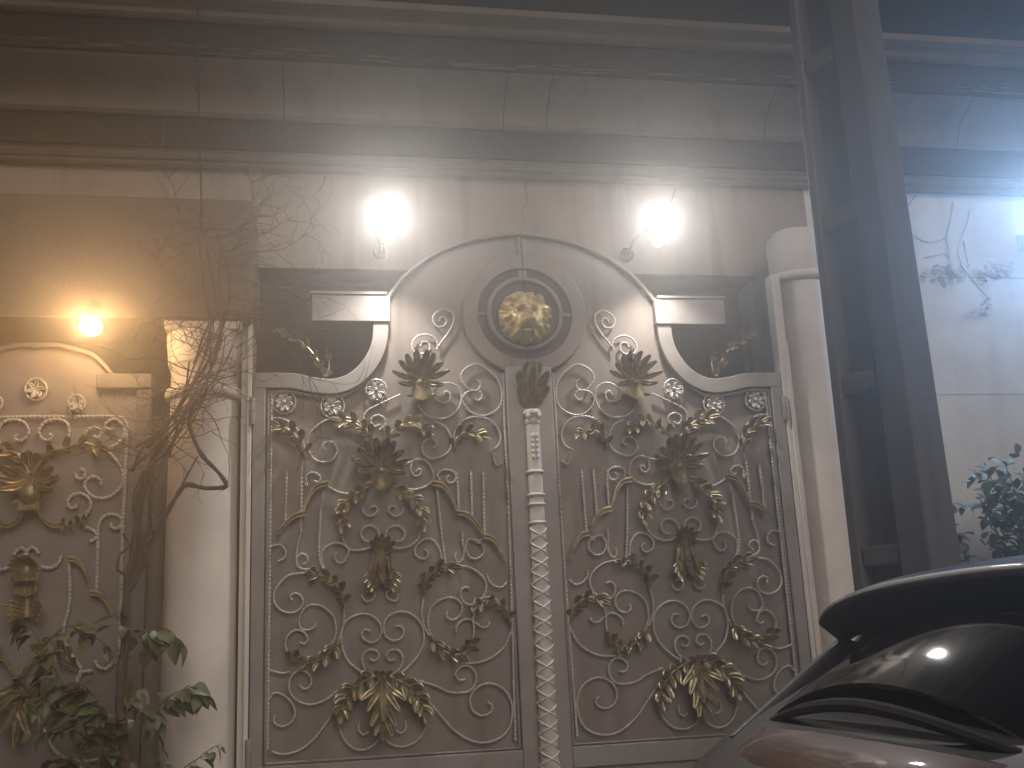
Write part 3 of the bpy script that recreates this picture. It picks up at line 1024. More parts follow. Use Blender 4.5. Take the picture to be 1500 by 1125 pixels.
def sg_palm(m):
    cx, cy = 46, 690
    for s in (-1, 1):
        branch(m, [(cx + s * 3, cy + 5), (cx + s * 18, cy - 22), (cx + s * 45, cy - 32), (cx + s * 78, cy - 40), (cx + s * 100, cy - 34)], 5, 17, .018, .5, rod=.02)
        for (t_, w, bd) in (((38, -8), .022, -.3), ((48, 6), .022, -.5), ((40, 26), .020, -.6), ((24, -6), .02, -.2)):
            blade(m, (cx + s * 3, cy + 8), (cx + s * t_[0], cy + t_[1]), w, bd * s, -.05, .09, .015)
        ribbon(m, [(cx + s * 6, cy + 48), (cx + s * 20, cy + 70), (cx + s * 34, cy + 78), (cx + s * 48, cy + 74)])
        branch(m, [(cx + s * 40, cy + 76), (cx + s * 58, cy + 80), (cx + s * 74, cy + 72)], 3, 12, .012)
        blade(m, (cx + s * 3, cy - 8), (cx + s * 10, cy - 24), .014, 0, -.05, .05)
    blade(m, (cx, cy), (cx, cy - 30), .016, 0, -.05, .05)
    p = SGp(cx, cy + 36)
    m.ellipsoid((p[0], -.06, p[1]), .062, .06, .085, 16, 10)
    for k in range(7):
        u = (k - 3) / 3
        blade(m, (cx + u * 8, cy + 42), (cx + u * 15, cy + 58), .010, 0, -.07, .04)
    for s in (-1, 1):
        blade(m, (cx + s * 9, cy + 48), (cx + s * 24, cy + 46), .010, 0, -.06, .04)


side_part('palmette', 'gold', sg_palm, False)


def sg_vase(m):
    cx = 40
    for k in range(9):
        a = -pi * k / 8
        blade(m, (cx, 836), (cx + 24 * cos(a), 832 + 20 * sin(a)), .013, 0, -.05, .07, .012)
    for k in range(7):
        u = (k - 3) / 3
        blade(m, (cx + u * 12, 836), (cx + u * 17, 850), .012, 0, -.06, .05)
        blade(m, (cx + u * 8, 850), (cx + u * 13, 872 - 4 * u * u), .016, 0, -.05, .04)
    for s in (-1, 1):
        for k in range(4):
            blade(m, (cx + s * 5, 898 + 3 * k), (cx + s * (30 - 3 * k), 884 + k * 8), .015, s * .4, -.05, .07, .015)
    a, b = SGp(cx, 830), SGp(cx, 905)
    m.tube([(a[0], -.04, a[1]), (b[0], -.04, b[1])], .03, 10)


side_part('vase_ornament', 'gold', sg_vase, False)
for px in ([(101, 816), (112, 818), (122, 828), (130, 848)], [(133, 866), (146, 868), (156, 878), (165, 896)], [(0 - 20, 960), (5, 962), (15, 975), (24, 992)]):
    side_part('swag', 'gold', lambda m, px=px: ribbon(m, px))
side_part('leaf_spray', 'gold', lambda m: branch(m, [(104, 980), (96, 960), (84, 948), (70, 946)], 4, 16, .016))
side_part('acanthus_drop', 'gold', lambda m: ([blade(m, (28, 1000), (28 + dx, 1000 + dy), .022, bd, -.05, .08, .015) for dx, dy, bd in ((0, 90, 0), (-22, 70, .25), (22, 70, -.25), (-36, 45, .3), (36, 45, -.3), (40, 15, -.3), (-40, 15, .3), (0, -12, 0), (12, -8, 0))]), False)

# ------------------------------------------------------------------ lamps
def light(name, kind, loc, power, col, parent, size=.05, spot=None, blend=.6, rot=None):
    d = bpy.data.lights.new(name, kind)
    d.energy = power
    d.color = col
    d.shadow_soft_size = size
    if kind == 'SPOT':
        d.spot_size = radians(spot)
        d.spot_blend = blend
    o = bpy.data.objects.new(name, d)
    COL.objects.link(o)
    o.location = loc
    if rot:
        o.rotation_euler = rot
    if parent is not None:
        o.parent = parent
        o.matrix_parent_inverse = parent.matrix_basis.inverted()
    return o


WHITE = (1.0, 0.975, 0.94)
P_WHITE, P_BEAM, P_WARM, P_BLUE = 17, 90, 105, 22


def wall_lamp(px, py, label):
    p = at(px, py, -0.30)
    t = empty('wall_lamp', (p.x, .45, p.z), label, 'lamp', 'white up and down lamps over the gate')
    m = MB()
    m.lathe_y([(0, .449), (.055, .449), (.055, .43), (.04, .415), (0, .415)], p.x, p.z + .06, segs=20)
    m.tube([(p.x, .42, p.z + .06), (p.x, .2, p.z + .10), (p.x, p.y + .075, p.z + .06), (p.x, p.y + .05, p.z)], .011, 8)
    m.build('bracket', M['black'], t)
    m = MB()
    m.lathe([(0, -.15), (.026, -.144), (.046, -.11), (.060, -.04), (.060, .04), (.046, .11), (.026, .144), (0, .15)], p.x, p.y, 24)
    m.v = [(a, b, c + p.z) for a, b, c in m.v]
    o = m.build('bulb', M['bulb'], t)
    o.visible_shadow = True
    light('glow', 'POINT', (p.x, p.y, p.z), P_WHITE, WHITE, t, .07)
    light('downlight', 'SPOT', (p.x, p.y, p.z - .16), 120, (1.0, .94, .86), t, .05, 112, 1.0, (0, 0, 0))
    light('flood', 'SPOT', (p.x, p.y - .08, p.z), P_BEAM, WHITE, t, .05, 118, .9, (radians(-68), 0, 0))
    return t


wall_lamp(567, 325, 'bright white lamp on the lintel left of the lion head')
wall_lamp(962, 330, 'bright white lamp on the lintel right of the lion head')

p = at(133, 478, -0.22)
t = empty('soffit_lamp', (p.x, -.11, 3.70), 'warm yellow bulb hanging under the hood above the narrow gate', 'lamp')
m = MB()
m.lathe_y([(0, -.121), (.045, -.121), (.045, -.135), (.02, -.14), (0, -.14)], p.x, 3.76, segs=20)
m.tube([(p.x, -.135, 3.76), (p.x, -.20, 3.78), (p.x, p.y, 3.76), (p.x, p.y, p.z + .045)], .010, 8)
m.build('holder', M['black'], t)
m = MB()
m.ellipsoid((p.x, p.y, p.z - .005), .068, .068, .055, 20, 12)
m.build('bulb', M['warmbulb'], t)
light('glow', 'POINT', (p.x, p.y, p.z), P_WARM, (1.0, .58, .25), t, .07)
light("flood", "SPOT", (p.x, p.y - .08, p.z), 62, (1.0, .58, .25), t, .05, 118, .9, (radians(-68), 0, radians(12)))

p = at(1548, 330, 0.05)
t = empty('flood_lamp', (p.x, .45, p.z), 'cool white floodlight on the white wall at the right edge', 'lamp')
m = MB()
m.box(p.x - .02, p.x + .02, p.y + .06, .449, p.z - .02, p.z + .02)
m.box(p.x - .07, p.x + .07, .432, .448, p.z - .07, p.z + .07)
m.build('bracket', M['black'], t, bevel=.004)
m = MB()
m.box(p.x - .11, p.x + .11, p.y - .02, p.y + .06, p.z - .08, p.z + .08)
m.build('housing', M['black'], t, bevel=.008)
m = MB()
m.box(p.x - .095, p.x + .095, p.y - .032, p.y - .021, p.z - .065, p.z + .065)
m.build('lens', M['bluebulb'], t, bevel=.006)
light('glow', 'POINT', (p.x - .0, p.y - .14, p.z), P_BLUE, (.30, .55, 1.0), t, .08)
light('flood', 'SPOT', (p.x, p.y - .12, p.z), 330, (.36, .60, 1.0), t, .06, 120, .8, (radians(-66), 0, radians(-40)))

# added warm fill from behind the viewer, no such source in the scene
SUN_EL, SUN_AZ = 30.0, 10.0      # degrees; azimuth to the right of straight behind
sd = bpy.data.lights.new('fill_sun', 'SUN')
sd.energy = 1.45
sd.angle = radians(45)
sd.color = (1.0, .87, .78)
so = bpy.data.objects.new('fill_sun', sd)
COL.objects.link(so)
sdir = Vector((sin(radians(SUN_AZ)) * cos(radians(SUN_EL)), -cos(radians(SUN_AZ)) * cos(radians(SUN_EL)), sin(radians(SUN_EL))))
so.rotation_euler = sdir.to_track_quat('Z', 'Y').to_euler()
so.location = (3, -9, 7)

# ------------------------------------------------------------------ concrete pole
PY = -1.7
pc = (at(1310, 300, PY).x, PY)
t = empty('utility_pole', (1.63, PY, -.12), 'precast concrete utility pole with recessed rungs, standing before the right column', 'pole')
H = 8.0
rot = Matrix.Rotation(radians(-62), 3, 'Z')


def tap(z):
    return 1.09 - 0.022 * z


def pole_pt(a, b, z):
    k = tap(z)
    v = rot @ Vector((a * k, b * k, 0))
    return (1.635 + v.x, PY + v.y, z)


def pole_box(m, a0, a1, b0, b1, z0, z1, slope=0.0, cuts=1):
    for c in range(cuts):
        za, zb = z0 + (z1 - z0) * c / cuts, z0 + (z1 - z0) * (c + 1) / cuts
        v = [pole_pt(a0, b0, za), pole_pt(a1, b0, za + slope), pole_pt(a1, b1, za + slope), pole_pt(a0, b1, za),
             pole_pt(a0, b0, zb), pole_pt(a1, b0, zb + slope), pole_pt(a1, b1, zb + slope), pole_pt(a0, b1, zb)]
        m.add(v, [(0, 3, 2, 1), (4, 5, 6, 7), (0, 1, 5, 4), (1, 2, 6, 5), (2, 3, 7, 6), (3, 0, 4, 7)])


# local a runs along the pocketed side, b is depth
hw, hd = .225, .140
m = MB()
pole_box(m, -hw, -hw + .06, -hd, hd, -.12, H)
m.build('flange', M['pole'], t, bevel=.012)
m = MB()
pole_box(m, hw - .17, hw, -hd, hd, -.12, H)
m.build('flange', M['pole'], t, bevel=.012)
m = MB()
pole_box(m, -hw + .061, hw - .171, -.03, .03, -.12, H)
m.build('web', M['pole'], t)
for py in (72, 305, 550, 812, 1080):
    z = at(1225, py, PY - .12).z
    m = MB()
    pole_box(m, -hw + .0605, hw - .1705, -hd + .012, hd - .012, z - .06, z + .05)
    m.build('rung', M['pole'], t, bevel=.015)

# ------------------------------------------------------------------ car
CY = -5.33
CW = 0.98
cyc = CY + CW
car = empty('parked_car', (1.7, cyc, -.12), 'glossy black car with a roof spoiler parked at the lower right', 'car')


def lerp_tab(tab, x):
    if x <= tab[0][0]:
        return tab[0][1]
    for (a, b), (c, d) in zip(tab, tab[1:]):
        if x <= c:
            return b + (d - b) * (x - a) / (c - a)
    return tab[-1][1]


TOP = [(-.52, .80), (-.50, .93), (-.45, 1.01), (-.36, 1.075), (-.245, 1.165), (-.134, 1.253), (-.048, 1.313), (.09, 1.39), (.222, 1.465), (.32, 1.55), (.42, 1.66), (.6, 1.712), (.9, 1.735), (1.4, 1.73), (1.9, 1.66), (2.35, 1.38), (2.75, 1.14), (3.3, 1.06), (3.7, .98), (3.92, .84), (4.0, .60)]
BELT = [(-.52, .76), (-.45, .96), (-.36, 1.04), (-.25, 1.14), (-.13, 1.22), (-.05, 1.275), (.1, 1.31), (.4, 1.30), (1.0, 1.26), (2.1, 1.15), (2.7, 1.09), (3.3, 1.02), (3.8, .91), (4.0, .58)]
INS = [(-.52, .25), (-.45, .20), (-.36, .17), (-.2, .17), (0, .19), (.2, .215), (.5, .225), (1.6, .24), (2.3, .28), (2.8, .2), (4.0, .3)]
HWD = [(-.52, .78), (-.46, .86), (-.36, .91), (-.1, .955), (.3, .98), (2.9, .98), (3.5, .95), (3.85, .86), (4.0, .68)]


def car_sec(x):
    top, belt, ins, hw_ = lerp_tab(TOP, x), lerp_tab(BELT, x), lerp_tab(INS, x), lerp_tab(HWD, x)
    belt = min(belt, top - .02)
    zs = .24 if -.3 < x < 3.6 else .34
    return [(hw_ - .10, zs), (hw_ - .02, zs + .12), (hw_ + .005, .62), (hw_ + .012, .85 if belt > .9 else belt - .1), (hw_ - .003, belt - .07), (hw_ - .025, belt),
            (hw_ - .025 - .40 * ins, belt + (top - belt) * .42), (hw_ - .025 - ins * .86, belt + (top - belt) * .84), (hw_ - .07 - ins, belt + (top - belt) * .955), (hw_ * .45, top + .012), (0, top + .018)]


xs_ = [-.52, -.50, -.48, -.45, -.41, -.36, -.30, -.245, -.19, -.134, -.09, -.048, .02, .09, .16, .222, .27, .32, .37, .42, .5, .6, .75, .9, 1.2, 1.4, 1.65, 1.9, 2.1, 2.35, 2.55, 2.75, 3.0, 3.3, 3.5, 3.7, 3.82, 3.92, 3.98, 4.0]
m = MB()
vv = []
for x in xs_:
    s = car_sec(x)
    ring = [(x, cyc - y, z) for y, z in s] + [(x, cyc + y, z) for y, z in reversed(s[:-1])]
    vv += ring
nn = 21
ff = []
for i in range(len(xs_) - 1):
    ff += [(i * nn + k, i * nn + (k + 1) % nn, (i + 1) * nn + (k + 1) % nn, (i + 1) * nn + k) for k in range(nn)]
ff += [tuple(range(nn)), tuple((len(xs_) - 1) * nn + k for k in range(nn))]
m.add(vv, ff)
o = m.build('body', M['carpaint'], car, angle=60)
sb = o.modifiers.new('round', 'SUBSURF')
sb.levels = 2
sb.render_levels = 2


def side_pt(x, s, out=.006):
    """point on the near flank between belt (s=0) and roof edge (s=1)"""
    c = car_sec(x)
    a = c[5:9]
    u = s * 3
    i = min(2, int(u))
    q = (a[i][0] + (a[i + 1][0] - a[i][0]) * (u - i), a[i][1] + (a[i + 1][1] - a[i][1]) * (u - i))
    bulge = .018 * sin(pi * s)
    return (x, cyc - q[0] - out - bulge * .6, q[1] + out * .3)


def side_sheet(name, mt, fx0, fx1, s0, s1, n=16, k=10, out=.006, sgn=1):
    m = MB()
    v = []
    for j in range(k + 1):
        s = s0 + (s1 - s0) * j / k
        for i in range(n + 1):
            x = fx0(s) + (fx1(s) - fx0(s)) * i / n
            p = side_pt(x, s, out)
            v.append((p[0], cyc + (p[1] - cyc) * sgn, p[2]))
    N = len(v)
    v += [(a, b + .02 * sgn, c) for a, b, c in v]
    f = []
    for j in range(k):
        for i in range(n):
            a = j * (n + 1) + i
            f += [(a, a + 1, a + n + 2, a + n + 1), (N + a, N + a + n + 1, N + a + n + 2, N + a + 1)]
    edge = [i for i in range(n)]
    for i in range(n):
        f.append((i, N + i, N + i + 1, i + 1))
        a = k * (n + 1) + i
        f.append((a, a + 1, N + a + 1, N + a))
    for j in range(k):
        a = j * (n + 1)
        f.append((a, a + n + 1, N + a + n + 1, N + a))
        a += n
        f.append((a, N + a, N + a + n + 1, a + n + 1))
    m.add(v, f)
    return m.build(name, M[mt], car, angle=60)


for sgn in (1, -1):
    side_sheet('side_window', 'carglass', lambda s: .14 + .22 * s, lambda s: 1.05, .06, .80, 24, 12, .006, sgn)
    side_sheet('side_window', 'carglass', lambda s: 1.10, lambda s: 2.10 - .30 * s, .06, .84, 16, 10, .006, sgn)
    # belt strip
    m = MB()
    P = [side_pt(x, 0.0, .012) for x in [.05 + .05 * i for i in range(44)]]
    P = [(a, cyc + (b - cyc) * sgn, c) for a, b, c in P]
    m.tube(P, .0055, 6)
    m.build('belt_trim', M['chrome'], car)
    # tail light wrapping the rear corner
    m = MB()
    v = []
    K = 14
    for i in range(K + 1):
        x = -.34 + .52 * i / K
        c = car_sec(x)
        zt_ = lerp_tab(BELT, x) - .035
        zb_ = zt_ - .13 + .10 * (i / K) ** 1.5
        for z in (zt_, (zt_ + zb_) / 2, zb_):
            y = lerp_tab(HWD, x) + .010 + (.010 if z == (zt_ + zb_) / 2 else 0)
            v.append((x, cyc - y * sgn, z))
    n0 = len(v)
    v += [(a, b + .05 * sgn, c) for a, b, c in v]
    f = []
    for i in range(K):
        for j in range(2):
            a = i * 3 + j
            f += [(a, a + 1, a + 4, a + 3), (n0 + a, n0 + a + 3, n0 + a + 4, n0 + a + 1)]
        for j in (0, 2):
            a = i * 3 + j
            f.append((a, a + 3, n0 + a + 3, n0 + a))
    f += [(0, 1, n0 + 1, n0), (1, 2, n0 + 2, n0 + 1), (K * 3, K * 3 + 1, n0 + K * 3 + 1, n0 + K * 3), (K * 3 + 1, K * 3 + 2, n0 + K * 3 + 2, n0 + K * 3 + 1)]
    m.add(v, f)
    m.build('tail_light', M['taillight'], car, angle=60)
# spoiler over the hatch
m = MB()
v = []
K = 28
for i in range(K + 1):
    y = -.75 + 1.50 * i / K
    e = abs(y) / .75
    back = .166 + .10 * (1 - e ** 2) + .02 * e ** 10
    dz = -.045 * e ** 2 - .055 * e ** 7
    v += [(back, cyc + y, 1.678 + dz), (back + .010, cyc + y, 1.700 + dz), (back + .09, cyc + y, 1.722 + dz * .95), (.50, cyc + y, 1.724 + dz * .75), (.50, cyc + y, 1.68 + dz * .7), (back + .08, cyc + y, 1.565 + dz * .55)]
f = []
for i in range(K):
    for k in range(6):
        f.append((i * 6 + k, i * 6 + (k + 1) % 6, i * 6 + 6 + (k + 1) % 6, i * 6 + 6 + k))
f += [tuple(range(6)), tuple(K * 6 + k for k in range(6))]
m.add(v, f)
m.build('spoiler', M['carpaint'], car, bevel=.010, angle=50)
# rear glass on the hatch, its ledge and the light bar beneath
def hatch(x, y, out):
    d = x + .035
    z = 1.322 + ((.745 * d - .65 * d * d) if d > 0 else .85 * d) + .085 - .135 * (abs(y) / .71) ** 2
    sl = Vector((-.52, 0, .85))
    return (x + sl.x * out, cyc + y, z + sl.z * out)


# side fin between spoiler and rear glass
for s_ in (-1, 1):
    m = MB()
    v = []
    for k in range(9):
        t_ = k / 8
        ox, oz = -.145 + .40 * t_, 1.245 + .283 * t_
        ix = ox + .03 + .09 * t_
        hz_ = hatch(ix, .66, .0)[2] - .02
        v += [(ox, cyc + s_ * .762, oz), (ox + .01, cyc + s_ * (.74 - .02 * t_), oz + .006), (ix, cyc + s_ * (.70 - .06 * t_), hz_), (ix + .02, cyc + s_ * .764, min(hz_, oz) - .05)]
    f = []
    for k in range(8):
        for q_ in range(4):
            f.append((k * 4 + q_, k * 4 + (q_ + 1) % 4, k * 4 + 4 + (q_ + 1) % 4, k * 4 + 4 + q_))
    f += [(0, 1, 2, 3), (35, 34, 33, 32)]
    m.add(v, f)
    m.build('side_fin', M['carpaint'], car, angle=50)
m = MB()
nI, nJ = 28, 60
top_, bot_ = [], []
for i in range(nI + 1):
    x = -.035 + .29 * i / nI
    hw2 = .71 - .05 * i / nI
    for j in range(nJ + 1):
        y = -hw2 + 2 * hw2 * j / nJ
        top_.append(hatch(x, y, .016))
        bot_.append(hatch(x, y, .002))
N = len(top_)
f = []
for i in range(nI):
    for j in range(nJ):
        a = i * (nJ + 1) + j
        f += [(a, a + 1, a + nJ + 2, a + nJ + 1), (N + a, N + a + nJ + 1, N + a + nJ + 2, N + a + 1)]
for j in range(nJ):
    a = nI * (nJ + 1) + j
    f += [(j, N + j, N + j + 1, j + 1), (a, a + 1, N + a + 1, N + a)]
for i in range(nI):
    a = i * (nJ + 1)
    b = a + nJ
    f += [(a, a + nJ + 1, N + a + nJ + 1, N + a), (b, N + b, N + b + nJ + 1, b + nJ + 1)]
m.add(top_ + bot_, f)
m.build('rear_window', M['carglass'], car, angle=60)
m = MB()
P = [hatch(-.075 - .012 * cos(pi * k / 30 - pi / 2) + .05 * (abs(k - 15) / 15) ** 3, -.78 + 1.56 * k / 30, .006) for k in range(31)]
m.tube(P, lambda i, t: .010 + .008 * sin(pi * t), 8)
m.build('hatch_ledge', M['rubber'], car)
m = MB()
v = []
for k in range(33):
    y = -.88 + 1.76 * k / 32
    e = abs(y) / .88
    xo = .13 * e ** 4
    tp = 1 - .75 * max(0, (e - .6) / .4) ** 2
    dz = -.045 * e ** 3
    Z = lambda x: lerp_tab(TOP, x) + dz
    v += [(-.105 + xo, cyc + y, Z(-.105) - .01), (-.125 + xo, cyc + y, Z(-.125) + .040), (-.125 - .085 * tp + xo, cyc + y, Z(-.125 - .085 * tp) + .045), (-.125 - .11 * tp + xo, cyc + y, Z(-.125 - .11 * tp) - .01)]
f = []
for k in range(32):
    for q_ in range(4):
        f.append((k * 4 + q_, k * 4 + (q_ + 1) % 4, k * 4 + 4 + (q_ + 1) % 4, k * 4 + 4 + q_))
f += [(0, 1, 2, 3), (131, 130, 129, 128)]
m.add(v, f)
m.build('light_bar', M['taillight'], car, bevel=.006, angle=50)
# wheels
for x in (.42, 3.1):
    for s in (-1, 1):
        yy = cyc + s * (CW - .13)
        m = MB()
        m.lathe_y([(.21, -.09), (.31, -.10), (.335, -.07), (.34, 0), (.335, .07), (.31, .10), (.21, .09)], x, .22, segs=40)
        m.v = [(a, b + yy, c) for a, b, c in m.v]
        w = m.build('wheel', M['rubber'], car)
        m = MB()
        m.lathe_y([(.0, -.05), (.05, -.06), (.19, -.03), (.208, -.085), (.208, .085), (.0, .06)], x, .22, segs=30)
        m.v = [(a, b + yy, c) for a, b, c in m.v]
        m.build('rim', M['chrome'], w)
m = MB()
m.box(-.45, 3.7, cyc - .78, cyc + .78, .12, .40)
m.build('underbody', M['rubber'], car)

# ------------------------------------------------------------------ bare climber at the left column
VY = -0.45
vine = empty('climbing_vine', (at(180, 1125, VY).x, VY, 0), 'tangled half bare climber rising past the pale column', 'climber')
rv = random.Random(11)


def vpath(px, Y=VY, jitter=0.0, step=.03):
    P = []
    for k, q in enumerate(px):
        y = q[2] if len(q) > 2 else Y
        p = at(q[0] + rv.uniform(-jitter, jitter), q[1] + rv.uniform(-jitter, jitter), y)
        P.append(p)
    return smooth_path(P, step)


def stem(m, px, r0, r1, Y=VY, jitter=0.0, knots=.12, sides=7):
    P = vpath(px, Y, jitter)
    ph = rv.uniform(0, 6)
    m.tube(P, lambda i, t: (r0 + (r1 - r0) * t) * (1 + knots * sin(i * .9 + ph) + knots * sin(i * 2.3 + ph * 2)), sides)
    return P


base = at(183, 1125, VY)
m = MB()
P = [Vector((base.x + .02, VY + .02, -.05)), Vector((base.x + .01, VY, .45))] + vpath([(183, 1125), (177, 1050), (178, 985), (186, 920), (186, 870), (196, 800), (207, 735), (216, 695)])
m.tube(P, lambda i, t: (.034 - .019 * t) * (1 + .10 * sin(i * 1.1) + .08 * sin(i * 2.7)), 9)
P = [Vector((base.x + .04, VY - .03, -.05)), Vector((base.x + .02, VY - .02, .5))] + vpath([(187, 1125), (181, 1040), (182, 960), (181, 900), (190, 850), (212, 790), (224, 745), (222, 700), (228, 672)])
m.tube(P, lambda i, t: (.019 - .009 * t) * (1 + .12 * sin(i * 1.4 + 1) + .08 * sin(i * 3.1)), 8)
stem(m, [(186, 870), (201, 840), (206, 790), (198, 740), (206, 705), (214, 690)], .022, .018)
stem(m, [(200, 850), (222, 800), (240, 760), (262, 722), (274, 710), (300, 715), (328, 714), (331, 708), (320, 692), (297, 668), (283, 640), (277, 615), (283, 600)], .016, .012)
stem(m, [(262, 722), (272, 700), (290, 668)], .007, .005)
stem(m, [(192, 845), (172, 835), (176, 812), (190, 800), (180, 782)], .008, .006)
m.build('trunk', M['bark'], vine)
# dense rope of stems climbing up the block
spine = [(212, 700), (230, 662), (256, 622), (280, 585), (303, 540), (318, 490), (322, 440), (320, 395), (312, 350), (300, 320)]
m = MB()
for k in range(24):
    a = rv.randint(0, 4)
    b = rv.randint(a + 3, len(spine))
    off = rv.gauss(0, 13)
    off2 = rv.gauss(0, 15)
    seg = spine[a:b]
    px = []
    for i, (x, y) in enumerate(seg):
        s = i / max(1, len(seg) - 1)
        d = off * (1 - s) + off2 * s + 5 * sin(i * 1.7 + k)
        px.append((x + d, y + d * .35 + rv.uniform(-6, 6), VY + rv.uniform(-.12, .25)))
    stem(m, px, rv.uniform(.004, .011), rv.uniform(.0025, .005), jitter=3)
m.build('stems', M['bark'], vine)
# twigs
m = MB()
def twig(x, y, ang, ln, r, depth=0, Y=VY):
    px = [(x, y, Y)]
    a = ang
    n = max(3, int(ln / 12))
    cx_, cy_, yy = x, y, Y
    for i in range(n):
        a += rv.uniform(-.35, .35)
        cx_ += ln / n * cos(a)
        cy_ += ln / n * sin(a)
        yy += rv.uniform(-.03, .03)
        px.append((cx_, cy_, yy))
        if depth < 2 and rv.random() < .55 and i > 0:
            twig(cx_, cy_, a + rv.choice((-1, 1)) * rv.uniform(.4, 1.1), ln * rv.uniform(.3, .55), r * .6, depth + 1, yy)
    P = vpath(px, Y, 0, .025)
    m.tube(P, lambda i, t: r * (1 - .7 * t) * (1 + .15 * sin(i * 2.1)), 5)

for k in range(120):
    i = rv.uniform(0.2, len(spine) - 1.01)
    a, b = spine[int(i)], spine[min(len(spine) - 1, int(i) + 1)]
    f_ = i - int(i)
    x, y = a[0] + (b[0] - a[0]) * f_, a[1] + (b[1] - a[1]) * f_
    side = rv.choice((0, pi))
    twig(x + rv.uniform(-12, 12), y, side + rv.uniform(-.9, .6) * (1 if side == 0 else -1), rv.uniform(25, 90), rv.uniform(.0028, .005), 0, VY + rv.uniform(-.15, .2))
for x, y, a, l in ((318, 400, -.35, 110), (316, 368, -.15, 130), (314, 352, .05, 150), (318, 380, .1, 150), (320, 410, .15, 130), (308, 335, -.1, 90), (330, 375, -.45, 95),
                   (300, 560, -.5, 100), (345, 510, -.55, 45), (290, 592, .42, 90), (255, 640, .0, 70), (330, 455, .05, 170), (322, 455, .12, 260), (322, 425, .3, 120),
                   (225, 668, pi - .05, 130), (215, 672, pi + .5, 60), (260, 600, pi + .6, 90), (270, 610, pi + .2, 110), (300, 545, pi + .3, 140), (300, 470, pi + .1, 100), (300, 430, pi + .5, 90),
                   (275, 345, pi + .98, 140), (268, 330, pi + .5, 70), (245, 650, pi + .9, 70), (240, 620, pi + 1.2, 60)):
    twig(x, y, a, l, .0050, 0, VY - .05)
m.build('twigs', M['twig'], vine)


def leaf_blade(m, p, d, up, ln, w, fold=.25):
    """heart-shaped leaf: two folded halves and a drooping tip, with a little thickness"""
    d = d.normalized()
    s = d.cross(up)
    if s.length < 1e-3:
        s = d.orthogonal()
    s.normalize()
    n = s.cross(d).normalized()
    R = [(0, 0), (.18, .82), (.42, 1.0), (.7, .62), (1.0, 0.02)]
    mid, le, ri_ = [], [], []
    for t_, k in R:
        c = p + d * ln * t_ - n * ln * .22 * t_ * t_
        mid.append(c)
        le.append(c + s * w * k + n * w * k * fold)
        ri_.append(c - s * w * k + n * w * k * fold)
    v = le + mid + ri_
    f = []
    for i in range(4):
        f += [(i, i + 1, 6 + i, 5 + i), (5 + i, 6 + i, 11 + i, 10 + i)]
    m.add(v, f)


def spray(ms, ml, pts, n, ln, r=.004, Y=VY, droop=.5, rnd=rv):
    P = vpath(pts, Y, 1.5, .03)
    ms.tube(P, lambda i, t: r * (1 - .6 * t), 5)
    n = int(n * .66)
    for k in range(n):
        i = min(len(P) - 2, int((.12 + .88 * (k + rnd.random()) / n) * (len(P) - 1)))
        p = P[i]
        tg = (P[i + 1] - P[i]).normalized()
        d = Vector((rnd.uniform(-1, 1), rnd.uniform(-1, .5), rnd.uniform(-1, .55) - droop)) + tg * .5
        st = p + d.normalized() * rnd.uniform(.01, .035)
        ms.tube([p, st], .0016, 4)
        l = ln * rnd.uniform(.6, 1.4)
        leaf_blade(ml, st, d, Vector((rnd.uniform(-.5, .5), rnd.uniform(-1, .3), 1)), l, l * rnd.uniform(.30, .42), rnd.uniform(.1, .5))


ms, ml = MB(), MB()
for pts, n, ln in (([(190, 935), (210, 922), (232, 918), (252, 924), (264, 944)], 26, .10), ([(205, 925), (222, 938), (226, 960)], 10, .12), ([(190, 1000), (205, 1030), (222, 1055), (230, 1085), (236, 1125)], 26, .10),
                   ([(210, 1050), (232, 1035), (252, 1018), (275, 1010), (300, 1018)], 26, .095), ([(262, 1020), (272, 1004), (282, 1008), (302, 1020)], 14, .085), ([(190, 920), (178, 908), (165, 900)], 8, .09), ([(183, 980), (170, 960), (150, 942), (125, 928), (100, 918)], 22, .085),
                   ([(270, 1125), (292, 1108), (310, 1095), (322, 1092)], 16, .085), ([(188, 990), (196, 1005), (200, 1020)], 8, .08), ([(208, 745), (226, 776), (228, 796)], 9, .05),
                   ([(200, 1125), (170, 1090), (160, 1060), (150, 1040)], 26, .10)):
    ms = MB()
    spray(ms, ml, pts, n, ln)
    ms.build('shoot', M['twig'], vine)
ml.build('foliage', M['leaf'], vine, angle=180)

shrub = empty('leafy_creeper', (at(90, 1125, -.5).x, -.5, 0), 'leafy green creeper in front of the narrow gate, bottom left', 'plant')
ms, ml = MB(), MB()
b0 = at(90, 1125, -.5)
for pts, n, ln in (([(120, 1125), (128, 1080), (110, 1030), (85, 990), (62, 950), (42, 915), (28, 905)], 60, .10), ([(125, 1090), (150, 1050), (130, 1010), (100, 1000)], 34, .13), ([(110, 1040), (80, 1030), (50, 1020), (38, 1010)], 30, .11),
                   ([(125, 1060), (90, 1065), (60, 1075), (50, 1070)], 16, .07), ([(140, 1125), (155, 1085), (160, 1050)], 30, .11), ([(130, 1125), (100, 1110), (80, 1112)], 28, .09), ([(60, 950), (90, 920), (120, 915)], 14, .08), ([(85, 990), (70, 1000), (50, 990)], 16, .09)):
    spray(ms, ml, pts, n, ln, .006, -.5)
for k in range(3):
    ms.tube([(b0.x + .05 * k, -.5, -.05), (b0.x + .08 + .04 * k, -.5 + .03 * k, .5), at(122 + 8 * k, 1122, -.5)], .009, 6)
ms.build('stems', M['twig'], shrub)
ml.build('foliage', M['leaf'], shrub, angle=180)

